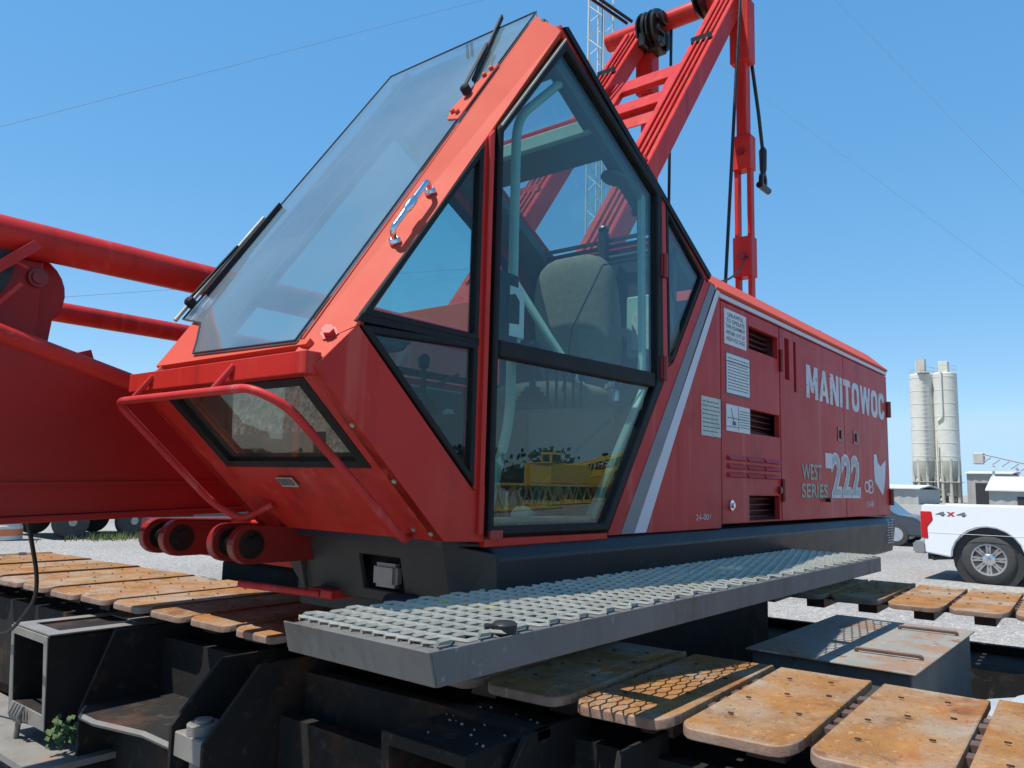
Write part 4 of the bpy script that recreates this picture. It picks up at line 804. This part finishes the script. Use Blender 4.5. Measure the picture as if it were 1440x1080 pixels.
for v in bm.verts:
    x, y = v.co.x * 1.1, v.co.y * .9; e = max(0, 1 - (abs(x) / .52) ** 3) * max(0, 1 - (abs(y) / .43) ** 3)
    v.co = Vector((3.42 + x, .46 + y, .425 + e * (.17 + .03 * math.sin(x * 23 + y * 9) + .02 * math.sin(y * 41 - x * 17)) + random.uniform(0, .012) * e))
mk('packed_dirt', bm, m_dirt, crane, kind='stuff', label='dry brown dirt heaped on the undercarriage')
bm = B()
for k in range(260):
    x, y = random.uniform(3.05, 3.8), random.uniform(.2, .8); r = random.uniform(.006, .024); lathe(bm, (x, y, .575 + random.uniform(-.02, .02)), (random.uniform(-.5, .5), random.uniform(-.5, .5), 1), [(0, r), (r * .7, r * .8), (r * 1.1, r * .3)], 5)
mk('dirt_clod', bm, m_dirt, crane, kind='stuff')
bm = B()
for k in range(4): box(bm, (2.74, .9 + k * 1.3, .45), (2.9, 1.1 + k * 1.3, .78)); box(bm, (4.5, .9 + k * 1.3, .45), (4.72, 1.1 + k * 1.3, .74))
mk('axle_lug', bm, m_under, crane, bevel=.01)
# black hose hanging from the boom
bm = B(); tube(bm, fillet([(.95, 2.66, 1.33), (1.18, 3.1, 1.02), (1.34, 3.75, .80), (1.38, 3.95, .74), (1.33, 4.3, .68)], .3, 8), .007, 8); mk('hanging_cable', bm, m_black, crane, smooth=60, label='black cable drooping from the boom to the track frame')

# ================================================================== small loose things
bm = B(); cushion(bm, (1.46, 1.78, 1.86), .06, .045, .04, 0); cushion(bm, (1.44, 1.73, 1.89), .03, .03, .03, .3)
tag(mk('work_glove', bm, M('yellow_glove', (.62, .60, .10), (.5, .48, .08), 20, .8), smooth=60), 'yellow work glove lying on the cab dashboard', 'glove')
bm = B(); cushion(bm, (1.56, 1.77, 1.87), .07, .05, .035, 0); cushion(bm, (1.60, 1.74, 1.885), .03, .03, .03, 0)
tag(mk('cap', bm, M('blue_grey_cloth', (.10, .14, .15), (.07, .1, .11), 20, .85), smooth=60), 'dark blue-grey cap on the cab dashboard', 'cap')
bt = thing('water_bottle', 'clear bottle with red and white label on the cab floor behind the door', 'bottle', (2.15, 1.68, 1.31))
bm = B(); lathe(bm, (2.07, 1.64, 1.345), (1, .35, .0), [(0, .01), (.004, .03), (.05, .033), (.13, .033), (.17, .015), (.2, .013)], 16); bd = mk('bottle_body', bm, M('bottle_plastic', (.6, .62, .6), (.5, .52, .5), 9, .2), bt, smooth=50)
bm = B(); lathe(bm, (2.12, 1.6575, 1.345), (1, .35, .0), [(0, .0335), (.05, .0335)], 16); mk('bottle_label', bm, M('red_label', (.6, .06, .05), (.7, .5, .5), 30, .4), bt, smooth=50)
bm = B(); tube(bm, fillet([(1.93, 1.63, 1.48), (1.96, 1.64, 1.43), (2.02, 1.65, 1.31)], .02), .012, 8); tube(bm, [(2.0, 1.64, 1.33), (2.03, 1.66, 1.42)], .006, 6); lathe(bm, (1.925, 1.628, 1.485), (-.4, 0, 1), [(0, .015), (.02, .018), (.028, .006)], 10)
tag(mk('hand_tool', bm, m_galv, smooth=50), 'pale bent handle leaning by the bottle behind the door glass', 'tool')
bm = B(); loft(bm, [[(3.9, 7.6, z), (5.7, 7.4, z), (5.9, 8.6, z), (4.1, 8.9, z)] for z in (.002, .03)]); tag(mk('steel_plate', bm, M('pale_plate', (.62, .62, .6), (.55, .55, .54), 3, .6)), 'pale flat plate lying on the gravel beyond the near track', 'plate')

# ================================================================== pickup truck (parked across, tail towards the crane's far side)
m_wh = M('truck_white_paint', (.80, .80, .80), (.76, .76, .77), 1.2, .24, .06, coat=.5, spots=[((.62, .60, .56), .60, 3, .2), ((.5, .47, .42), .70, 30, .08)])
m_tyre = M('tyre_rubber', (.035, .035, .036), (.055, .053, .05), 12, .8, .08, bump=.3, bsc=40)
m_alloy = M('alloy', (.66, .66, .67), (.55, .55, .56), 8, .25, .08, metal=.85)
m_blkpl = M('black_plastic', (.02, .02, .021), (.03, .03, .03), 6, .6)
m_tail = M('red_lens', (.55, .02, .025), (.45, .015, .02), 10, .15)
m_glassd = M('dark_auto_glass', (.02, .025, .03), (.03, .035, .04), 2, .05, .02)
TU = 15.15
truck = thing('pickup_truck', 'white four-wheel-drive pickup truck with chrome wheels parked on the gravel', 'truck', (TU + 1, .2, 0))
def arch(c, r, n=12): return [(c + r * math.cos(R(180 * k / n)), .40 + r * math.sin(R(180 * k / n))) for k in range(n + 1)]
WR, WF = 2.15, -1.95
bed = [(3.10, .42)] + [(3.12, 1.24), (3.10, 1.27), (1.02, 1.30), (1.02, .34)] + [(q[0], q[1]) for q in arch(WR, .53)[::1]][::1]
bed = [(3.12, 1.25), (3.09, 1.28), (1.03, 1.295), (1.03, .40)] + arch(WR, .53)[::-1][::-1][::-1] + [(3.08, .40)]
bed = [(3.12, 1.25), (3.09, 1.28), (1.03, 1.295), (1.03, .40)] + list(reversed(arch(WR, .53))) + [(3.09, .46)]
def vprism(bm, prof, u0, u1, ins=0): return loft(bm, [[(u0, v, z) for v, z in prof], [(u1, v, z) for v, z in prof]])
for u0, u1 in ((TU, TU + .10), (TU + 1.90, TU + 2.0)):
    bm = B(); vprism(bm, bed, u0, u1); o = mk('bed_side', bm, m_wh, truck, bevel=.02, seg=2, smooth=35)
bm = B(); box(bm, (TU + .10, 3.02, .55), (TU + 1.9, 3.09, 1.26)); mk('tailgate', bm, m_wh, truck, bevel=.015)
bm = B(); box(bm, (TU + .1, 1.05, .60), (TU + 1.9, 3.02, .66)); mk('bed_floor', bm, m_blkpl, truck)
ar2 = lambda c: [(c + (q[0] - c) * 1.0, q[1]) for q in arch(c, .53)]
cabp = [(1.01, .40), (1.01, 1.30), (-.95, 1.30), (-2.75, 1.24), (-2.92, 1.10), (-2.92, .45)] + list(arch(WF, .53))[::-1][::1]
cabp = [(1.01, .40), (1.01, 1.30), (-.95, 1.30), (-2.75, 1.24), (-2.92, 1.10), (-2.92, .42)] + [p for p in reversed(arch(WF, .53))]
bm = B(); vprism(bm, cabp, TU + .01, TU + 1.99); mk('front_body', bm, m_wh, truck, bevel=.03, seg=2, smooth=35)
bm = B(); loft(bm, [[(u, v, 1.295) for u, v in ((TU + .03, .98), (TU + 1.97, .98), (TU + 1.97, -.9), (TU + .03, -.9))], [(u, v, 1.93) for u, v in ((TU + .22, .78), (TU + 1.78, .78), (TU + 1.78, -.12), (TU + .22, -.12))]]); mk('greenhouse', bm, m_glassd, truck, bevel=.03, seg=2, smooth=35)
bm = B(); loft(bm, [[(u, v, 1.93) for u, v in ((TU + .21, .80), (TU + 1.79, .80), (TU + 1.79, -.16), (TU + .21, -.16))], [(u, v, 1.99) for u, v in ((TU + .3, .7), (TU + 1.7, .7), (TU + 1.7, -.02), (TU + .3, -.02))]]); mk('cab_roof', bm, m_wh, truck, bevel=.01)
for v in (.90, .15, -.5):
    bm = B(); beam(bm, (TU + .028, v, 1.30), (TU + .21, v * .72, 1.93), .09, .03, up=(1, 0, 0)); mk('window_pillar', bm, m_wh, truck)
bm = B(); box(bm, (TU - .02, 3.06, .44), (TU + 2.02, 3.27, .64)); mk('rear_bumper', bm, M('bumper_chrome', (.62, .62, .63), (.5, .5, .52), 5, .22, .06, metal=.9), truck, bevel=.03, seg=2)
bm = B(); box(bm, (TU + .05, -2.98, .40), (TU + 1.95, -2.88, .68)); mk('front_bumper', bm, m_alloy, truck, bevel=.03)
bm = B(); box(bm, (TU + .35, -2.94, .70), (TU + 1.65, -2.905, 1.10)); mk('grille', bm, m_blkpl, truck)
for u in (TU + .02, TU + 1.7):
    bm = B(); box(bm, (u, -2.935, .78), (u + .28, -2.80, 1.08)); mk('headlight', bm, m_lamp, truck, bevel=.02)
for u0, u1 in ((TU - .012, TU + .10), (TU + 1.9, TU + 2.012)):
    bm = B(); vprism(bm, [(3.135, .70), (3.135, 1.16), (2.96, 1.16), (2.94, 1.02), (3.03, .90), (3.02, .70)], u0, u1); mk('taillight', bm, m_tail, truck, bevel=.012)
def wheel(u, v, s):
    bm = B(); lathe(bm, (u, v, .405), (s, 0, 0), [(0, .25), (.0, .36), (.03, .395), (.06, .405), (.22, .405), (.25, .395), (.275, .36), (.28, .265), (.25, .25)], 40); t = mk('wheel', bm, m_tyre, truck, smooth=40)
    bm = B(); lathe(bm, (u, v, .405), (s, 0, 0), [(.20, .255), (.272, .262), (.274, .235), (.23, .225), (.2, .2)], 36)
    for k in range(8):
        for j in (-.11, .11):
            a = 2 * math.pi * k / 8 + j; c = Vector((u + s * .245, v, .405)); d = Vector((0, math.cos(a), math.sin(a))); beam(bm, c + d * .05, c + d * .235, .036, .03, up=(1, 0, 0))
    lathe(bm, (u, v, .405), (s, 0, 0), [(.2, .10), (.255, .10), (.272, .07), (.28, .045)], 18); mk('rim', bm, m_alloy, t, smooth=35)
    bm = B(); lathe(bm, (u, v, .405), (s, 0, 0), [(.15, .24), (.16, .24)], 24); mk('brake_disc', bm, m_blkpl, t)
for v in (WR, WF): wheel(TU + .33, v, -1); wheel(TU + 1.67, v, 1)
for v in (WR, WF):
    bm = B(); lathe(bm, (TU + .101, v, .40), (1, 0, 0), [(0, .525), (.5, .525)], 24)
    mk('wheel_well', bm, m_blkpl, truck)
bm = B(); box(bm, (TU + .25, -2.6, .38), (TU + 1.75, 2.95, .55)); tube(bm, [(TU + .2, 2.5, .42), (TU + .2, 2.95, .37), (TU + .17, 3.0, .36)], .04, 10); box(bm, (TU + .3, 2.9, .33), (TU + .5, 3.1, .45)); mk('chassis', bm, m_blkpl, truck)
m_4 = M('decal_grey', (.10, .11, .13), (.2, .2, .22), 30, .4); m_4r = M('decal_red', (.45, .03, .04), (.4, .03, .04), 30, .4)
for s, a, b, mm in (('4', 2.90, 2.745, m_4), ('x', 2.73, 2.60, m_4r), ('4', 2.585, 2.43, m_4)):
    bm = text_bm(s, lambda x, y: (TU - .003, a - x, 1.085 + y), a - b, .075, .03); mk('four_by_four_decal', bm, mm, truck)
bm = B()
for z in (.80,): box(bm, (TU - .004, 1.10, z), (TU + .001, 3.02, z + .006))
mk('body_crease', bm, m_wh, truck)

# parked grey car behind the house
m_carp = M('blue_grey_car_paint', (.045, .055, .075), (.04, .05, .065), 2, .25, .05, coat=.4)
car = thing('parked_car', 'dark blue-grey car parked beyond the pickup near the sheds', 'car', (24.5, 5.9, 0))
prof = [(4.9, .28), (4.9, .62), (5.1, .80), (5.6, .86), (6.1, 1.30), (7.4, 1.34), (8.2, .92), (8.9, .88), (8.95, .3)]
bm = B(); loft(bm, [[(24.0, v, z) for v, z in prof], [(25.8, v, z) for v, z in prof]]); mk('body', bm, m_carp, car, bevel=.05, seg=2, smooth=35)
bm = B(); loft(bm, [[(u, v, z) for v, z in ((5.75, .90), (6.15, 1.24), (7.35, 1.27), (7.9, .93))] for u in (23.985, 25.815)]); mk('side_glass', bm, m_glassd, car)
bm = B(); box(bm, (24.05, 4.87, .32), (25.75, 4.90, .55)); mk('bumper', bm, m_blkpl, car)
for u in (24.05, 25.5):
    bm = B(); box(bm, (u, 4.88, .62), (u + .25, 4.97, .74)); mk('headlight', bm, m_lamp, car)
for v in (5.6, 8.1):
    for u in (23.97, 25.6):
        bm = B(); lathe(bm, (u, v, .32), (1, 0, 0), [(0, .2), (.01, .31), (.21, .31), (.22, .2)], 22); wl = mk('wheel', bm, m_tyre, car, smooth=40)
        bm = B(); lathe(bm, (u - .004, v, .32), (1, 0, 0), [(0, .19), (.22, .19)], 16); mk('rim', bm, m_alloy, wl)

# ================================================================== plant behind: silos, sheds, conveyor
m_silo = M('silo_paint', (.64, .62, .54), (.56, .54, .47), .6, .6, .1, spec=.2, streak=((.46, .43, .36), .54))
m_cone = M('silo_cone', (.44, .42, .33), (.36, .35, .28), .8, .6, .1)
m_steel = M('pale_structural_steel', (.52, .50, .43), (.40, .38, .33), .8, .6, .1)
SU = 160.0
def silo(v, r, lab):
    s = thing('cement_silo', lab, 'silo', (SU, v, 0), 'cement silos on a steel frame')
    bm = B(); lathe(bm, (SU, v, 7.4), (0, 0, 1), [(0, r), (15.9, r), (16.1, r * .9)], 40); mk('silo_shell', bm, m_silo, s, smooth=40)
    bm = B(); lathe(bm, (SU, v, 7.38), (0, 0, -1), [(0, r * .995), (2.0, r * .985), (4.6, .9), (6.0, .8)], 32); mk('silo_cone', bm, m_cone, s, smooth=40)
    bm = B()
    bm.free()
    for k in range(7): bm = B(); lathe(bm, (SU, v, 8.2 + k * 2.4), (0, 0, 1), [(0, r), (.02, r + .04), (.1, r + .04), (.12, r)], 40); mk('silo_band', bm, m_silo, s)
    for a in range(8):
        x, y = SU + r * .9 * math.cos(R(22.5 + 45 * a)), v + r * .9 * math.sin(R(22.5 + 45 * a))
        bm = B(); cyl(bm, (x, y, 0), (x, y, 7.8), .28, n=8); mk('silo_leg', bm, m_steel, s)
    bm = B()
    for a in range(4):
        for z in (0.3, 3.7):
            p = lambda k, zz: (SU + r * .82 * math.cos(R(45 + 90 * k)), v + r * .82 * math.sin(R(45 + 90 * k)), zz)
            beam(bm, p(a, z), p(a + 1, z + 3.2), .2, .2); beam(bm, p(a + 1, z), p(a, z + 3.2), .2, .2); beam(bm, p(a, z + 3.3), p(a + 1, z + 3.3), .3, .4)
    mk('leg_bracing', bm, m_steel, s)
    bm = B()
    for k in range(16):
        a0, a1 = 2 * math.pi * k / 16, 2 * math.pi * (k + 1) / 16; q = lambda a, z: (SU + r * .98 * math.cos(a), v + r * .98 * math.sin(a), z)
        for z in (24.0, 24.6): beam(bm, q(a0, z), q(a1, z), .05, .05)
        beam(bm, q(a0, 23.4), q(a0, 24.6), .05, .05)
    mk('guard_rail', bm, m_steel, s)
    bm = B(); box(bm, (SU - 1.2, v - 1.3, 1.2), (SU + 1.2, v + 1.3, 3.6)); mk('weigh_hopper', bm, m_cone, s, bevel=.1)
    bm = B(); box(bm, (SU - r, v - r, 3.62), (SU + r, v + r, 3.75)); mk('service_deck', bm, m_steel, s)
    bm = B(); box(bm, (SU - .9, v - .7, 23.4), (SU + .9, v + .8, 25.6)); mk('dust_filter', bm, m_silo, s, bevel=.05)
    return s
s1 = silo(32.0, 2.06, 'pale cement silo with a caged ladder'); s2_ = silo(28.2, 2.0, 'pale cement silo with a white down pipe')
bm = B()
for k in range(44): box(bm, (SU - 2.45, 30.95, 6.0 + k * .4), (SU - 2.40, 31.55, 6.05 + k * .4))
for v in (30.95, 31.55): beam(bm, (SU - 2.42, v, 3.5), (SU - 2.42, v, 24.5), .07, .07)
for k in range(22):
    z = 7 + k * .8
    for j in range(6):
        a0, a1 = math.pi * j / 6, math.pi * (j + 1) / 6; beam(bm, (SU - 2.42 - .7 * math.sin(a0), 31.25 + .4 * math.cos(a0), z), (SU - 2.42 - .7 * math.sin(a1), 31.25 + .4 * math.cos(a1), z), .05, .07)
for j in (1, 2, 3, 4, 5):
    a = math.pi * j / 6; beam(bm, (SU - 2.42 - .7 * math.sin(a), 31.25 + .4 * math.cos(a), 7), (SU - 2.42 - .7 * math.sin(a), 31.25 + .4 * math.cos(a), 24), .05, .05)
mk('caged_ladder', bm, M('ladder_grey', (.3, .3, .3), (.25, .25, .25), 2, .6), s1)
bm = B(); box(bm, (SU - 2.6, 30.4, 23.5), (SU - 1.2, 32.2, 23.65)); box(bm, (SU - 2.2, 31.0, 23.65), (SU - .8, 32.4, 26.1)); mk('top_platform', bm, m_steel, s1)
bm = B(); tube(bm, fillet([(SU - 2.15, 28.45, 23.6), (SU - 2.15, 28.45, 15.2), (SU - 1.9, 29.2, 14.6)], .5), .22, 12); tube(bm, [(SU - 2.3, 29.5, 11), (SU - 2.3, 29.5, .3)], .16, 10); mk('down_pipe', bm, m_silo, s2_, smooth=50)
m_shed = M('corrugated_shed', (.40, .40, .37), (.34, .34, .32), .4, .6, .1); m_roofw = M('white_metal_roof', (.66, .67, .68), (.58, .58, .6), .5, .4, .1)
def shed(u, v0, v1, z, dep, lab, m, pitch=1.2):
    s = thing('shed', lab, 'building', (u, (v0 + v1) / 2, 0))
    bm = B(); n = int((v1 - v0) / .6); pts = []
    for k in range(n + 1): vv = v0 + (v1 - v0) * k / n; pts.append((u + (.08 if k % 2 else 0), vv))
    loft(bm, [[(x, y, zz) for x, y in pts] + [(u + dep, v1, zz), (u + dep, v0, zz)] for zz in (0, z)]); mk('wall', bm, m, s)
    bm = B(); loft(bm, [[(u - .4, y, z), (u + dep / 2, y, z + pitch), (u + dep + .4, y, z), (u + dep + .4, y, z + .15), (u + dep / 2, y, z + pitch + .15), (u - .4, y, z + .15)] for y in (v0 - .3, v1 + .3)]); mk('roof', bm, m_roofw, s)
    bm = B(); box(bm, (u - .05, v0 + (v1 - v0) * .3, 0), (u + .3, v0 + (v1 - v0) * .3 + 3.2, min(z * .7, 3.5))); mk('door', bm, m_blkpl, s)
    return s
shed(120, 25, 46, 2.1, 14, 'long low grey corrugated shed behind the silos', m_shed, .5)
shed(150, 17.5, 23.8, 5.0, 10, 'tan block building beside the silos', M('tan_block', (.36, .33, .30), (.3, .28, .26), .6, .8), .4)
shed(105, 6, 14.5, 2.0, 9, 'white-roofed shed behind the pickup bed', m_shed, 1.6)
cv = thing('conveyor', 'white inclined lattice conveyor rising beside the silos', 'conveyor', (130, 12, 0))
bm = B(); a, b = Vector((130, 18.6, 6.1)), Vector((130, 3.0, 1.9))
for du in (-.6, .6):
    for dz in (0, 1.1): beam(bm, a + Vector((du, 0, dz)), b + Vector((du, 0, dz)), .14, .14)
    for k in range(14): p, q = a.lerp(b, k / 14), a.lerp(b, (k + 1) / 14); beam(bm, p + Vector((du, 0, 0)), q + Vector((du, 0, 1.1)), .09, .09); beam(bm, p + Vector((du, 0, 0)), p + Vector((du, 0, 1.1)), .09, .09)
mk('conveyor_truss', bm, m_roofw, cv)
bm = B(); beam(bm, a + Vector((0, 0, 1.2)), b + Vector((0, 0, 1.2)), 1.0, .12); mk('belt', bm, m_blkpl, cv)
bm = B(); box(bm, (129.2, 18.3, 5.9), (130.8, 19.6, 7.5)); mk('head_drum', bm, m_steel, cv, bevel=.1)
bm = B(); beam(bm, (130, 14.5, 5.4), (130, 11.8, 0), .3, .3); beam(bm, (130, 17.2, 5.8), (130, 17.4, 0), .3, .3); mk('support_leg', bm, m_roofw, cv)

# tall lattice boom of another crane far behind
lb = thing('lattice_boom', 'slender pale lattice boom standing upright far behind the gantry', 'boom', (47, 30.4, 0))
def lattice(bm, p0, p1, wd, n, r):
    p0, p1 = Vector(p0), Vector(p1); x, y = frame_axes(p1 - p0); x *= wd / 2; y *= wd / 2; cs = [x + y, x - y, -x - y, -x + y]
    for c in cs: cyl(bm, p0 + c, p1 + c, r, n=6)
    for k in range(n):
        a, b = p0.lerp(p1, k / n), p0.lerp(p1, (k + 1) / n)
        for i in range(4):
            s, e = (cs[i], cs[(i + 1) % 4]) if k % 2 == 0 else (cs[(i + 1) % 4], cs[i]); cyl(bm, a + s, b + e, r * .5, n=4)
bm = B(); lattice(bm, (47, 30.4, 0), (47.3, 30.6, 62), 1.35, 46, .085); mk('lattice_section', bm, M('boom_offwhite', (.55, .55, .5), (.5, .5, .45), 1, .5), lb)
bm = B(); tube(bm, [(46.3, 29.9, 60), (46.5, 29.9, 5)], .03, 6); mk('hoist_rope', bm, m_blackm, lb)
# overhead wires
for i, (a, b, r, lab) in enumerate((((-2, 45, 8.2), (70, 45, 60), .018, 'thin overhead wire sloping up behind the windshield'), ((0, 60, 7.6), (90, 60, 33), .02, 'thin overhead wire low behind the boom'), ((60, 40, 51.8), (60, -6, 2.6), .012, 'lower thin overhead wire crossing the sky beside the gantry'), ((60, 24, 50.8), (60, -6, 3.5), .012, 'upper thin overhead wire crossing the sky above the silos'))):
    bm = B(); tube(bm, [a, b], r * .7, 5); tag(mk('overhead_wire', bm, M('wire_grey%d' % i, (.16, .18, .21), (.13, .14, .17), 1, .6)), lab, 'wire')

# trailer and drum beyond the boom
tr = thing('flat_trailer', 'low flatbed trailer with black tyres parked beyond the boom', 'trailer', (8.2, 18.9, 0))
bm = B(); box(bm, (6.9, 18.4, .55), (12.0, 20.6, .72)); box(bm, (7.2, 18.7, .40), (11.8, 18.85, .56)); box(bm, (7.2, 20.1, .40), (11.8, 20.25, .56)); mk('trailer_bed', bm, m_blkpl, tr, bevel=.02)
bm = B(); box(bm, (6.9, 18.4, .721), (7.0, 20.6, 1.0)); mk('headboard', bm, m_blkpl, tr)
for u in (7.5, 8.85):
    for v in (18.35, 20.4):
        bm = B(); lathe(bm, (u, v, .37), (0, 1, 0), [(0, .2), (.01, .34), (.04, .37), (.2, .37), (.23, .34), (.24, .2)], 28); t = mk('wheel', bm, m_tyre, tr, smooth=40)
        bm = B(); lathe(bm, (u, v - .006, .37), (0, 1, 0), [(0, .05), (.002, .08), (.06, .19), (.2, .19)], 18); mk('rim', bm, m_galv, t, smooth=40)
dm = thing('barrel', 'white barrel with an orange band standing on the gravel beyond the boom', 'barrel', (6.35, 18.9, 0))
bm = B(); lathe(bm, (6.35, 18.9, 0), (0, 0, 1), [(0, .33), (.02, .36), (.3, .35), (.31, .33), (.62, .31), (.95, .29), (1.0, .2)], 28); mk('barrel_body', bm, M('barrel_white', (.62, .60, .55), (.5, .5, .46), 4, .5), dm, smooth=40)
bm = B(); lathe(bm, (6.35, 18.9, .10), (0, 0, 1), [(0, .359), (.14, .357)], 28); mk('barrel_band', bm, M('barrel_orange', (.75, .16, .04), (.7, .2, .06), 4, .5), dm, smooth=40)
m_gr = M('weed_green', (.09, .13, .03), (.16, .17, .06), 10, .8, rnd=True)
bm = B()
for k in range(420):
    x, y = random.gauss(8.3, .45), random.gauss(18.0, .25); h = random.uniform(.05, .2); a = random.random() * 6.28; d = Vector((math.cos(a), math.sin(a), 0)) * .012; t = Vector((random.uniform(-.08, .08), random.uniform(-.08, .08), h))
    p = Vector((x, y, 0)); bm.faces.new([bm.verts.new(p - d), bm.verts.new(p + d), bm.verts.new(p + t)])
tag(mk('weeds', bm, m_gr, kind='stuff'), 'scrubby green weeds by the trailer wheels', 'weeds')
bm = B()
for k in range(60):
    p = Vector((random.uniform(1.44, 1.5), random.uniform(3.42, 3.52), .33)); t = Vector((random.uniform(-.05, .03), random.uniform(-.05, .05), random.uniform(.03, .13))); d = Vector((.0, .012, .008)); q = p + t
    bm.faces.new([bm.verts.new(q - d), bm.verts.new(q + Vector((-.012, 0, .0))), bm.verts.new(q + d), bm.verts.new(q + Vector((.012, .004, .004)))])
tag(mk('small_weed', bm, M('leaf_green', (.05, .10, .03), (.09, .15, .05), 20, .6), kind='stuff'), 'small green weed growing beside the jack box', 'weed')

# yellow machines across the yard on the camera's side (mirrored in the cab door)
m_yel = M('yellow_paint', (.78, .50, .03), (.66, .40, .02), 1.5, .45, .1)
def yellow_crane(u, v, lab):
    y = thing('yellow_crane', lab, 'crane', (u, v, 0), 'yellow cranes parked across the yard')
    bm = B(); box(bm, (u - 3.2, v - 1.5, 1.5), (u + 3.0, v + 1.6, 3.4)); box(bm, (u - 3.2, v + .4, 3.4), (u - 1.6, v + 1.6, 4.3)); mk('machine_body', bm, m_yel, y, bevel=.08)
    for dv in (-1.9, 1.3):
        bm = B(); box(bm, (u - 3.4, v + dv, 0), (u + 3.4, v + dv + .8, 1.2)); mk('track', bm, m_under, y, bevel=.3, seg=3)
    bm = B(); box(bm, (u - 1.2, v - 1.2, .7), (u + 1.2, v + 1.4, 1.5)); mk('carbody', bm, m_under, y)
    bm = B(); lattice(bm, (u + 2.6, v, 2.6), (u + 16, v + 1.5, 5.2), 1.3, 14, .09); mk('boom', bm, m_yel, y)
    bm = B(); box(bm, (u - 3.22, v + .7, 3.5), (u - 3.15, v + 1.4, 4.1)); box(bm, (u - 3.0, v + 1.6, 3.5), (u - 1.8, v + 1.64, 4.1)); mk('cab_window', bm, m_glassd, y)
yellow_crane(60, -40, 'yellow crawler crane parked across the yard beyond the cab side'); yellow_crane(84, -52, 'second yellow crawler crane parked beside its twin across the yard')
for k in range(3):
    st = thing('boom_section', ('yellow lattice boom section lying before the yellow cranes', 'yellow lattice boom section lying between the yellow cranes', 'yellow lattice boom section lying beyond the yellow cranes')[k], 'boom section', (30 + k * 14, -24 - k * 7, 0), 'yellow boom sections stored across the yard')
    bm = B(); lattice(bm, (28 + k * 14, -22 - k * 7, .75), (40 + k * 14, -26 - k * 7, .75), 1.3, 10, .09); mk('section_frame', bm, m_yel, st)

# far wood on the camera's side of the yard
m_wood = M('far_foliage', (.035, .055, .02), (.06, .08, .03), .3, .9)
bm = B()
for k in range(9000):
    x = random.uniform(-60, 260); crown = 6.5 + 2.5 * math.sin(x * .21) + 1.5 * math.sin(x * .57 + 1); z = crown * random.random() ** .6; y = -112 + random.gauss(0, 3)
    c = Vector((x, y, max(.3, z))); a = Vector((random.uniform(-1, 1), random.uniform(-.4, .4), random.uniform(-1, 1))).normalized() * random.uniform(.5, 1.1); n = a.cross(Vector((random.uniform(-1, 1), 1, random.uniform(-1, 1)))).normalized() * random.uniform(.4, .9)
    bm.faces.new([bm.verts.new(c + a), bm.verts.new(c + n), bm.verts.new(c - a), bm.verts.new(c - n)])
tag(mk('far_wood', bm, m_wood, kind='stuff'), 'dark green wood far across the yard behind the yellow cranes', 'trees')
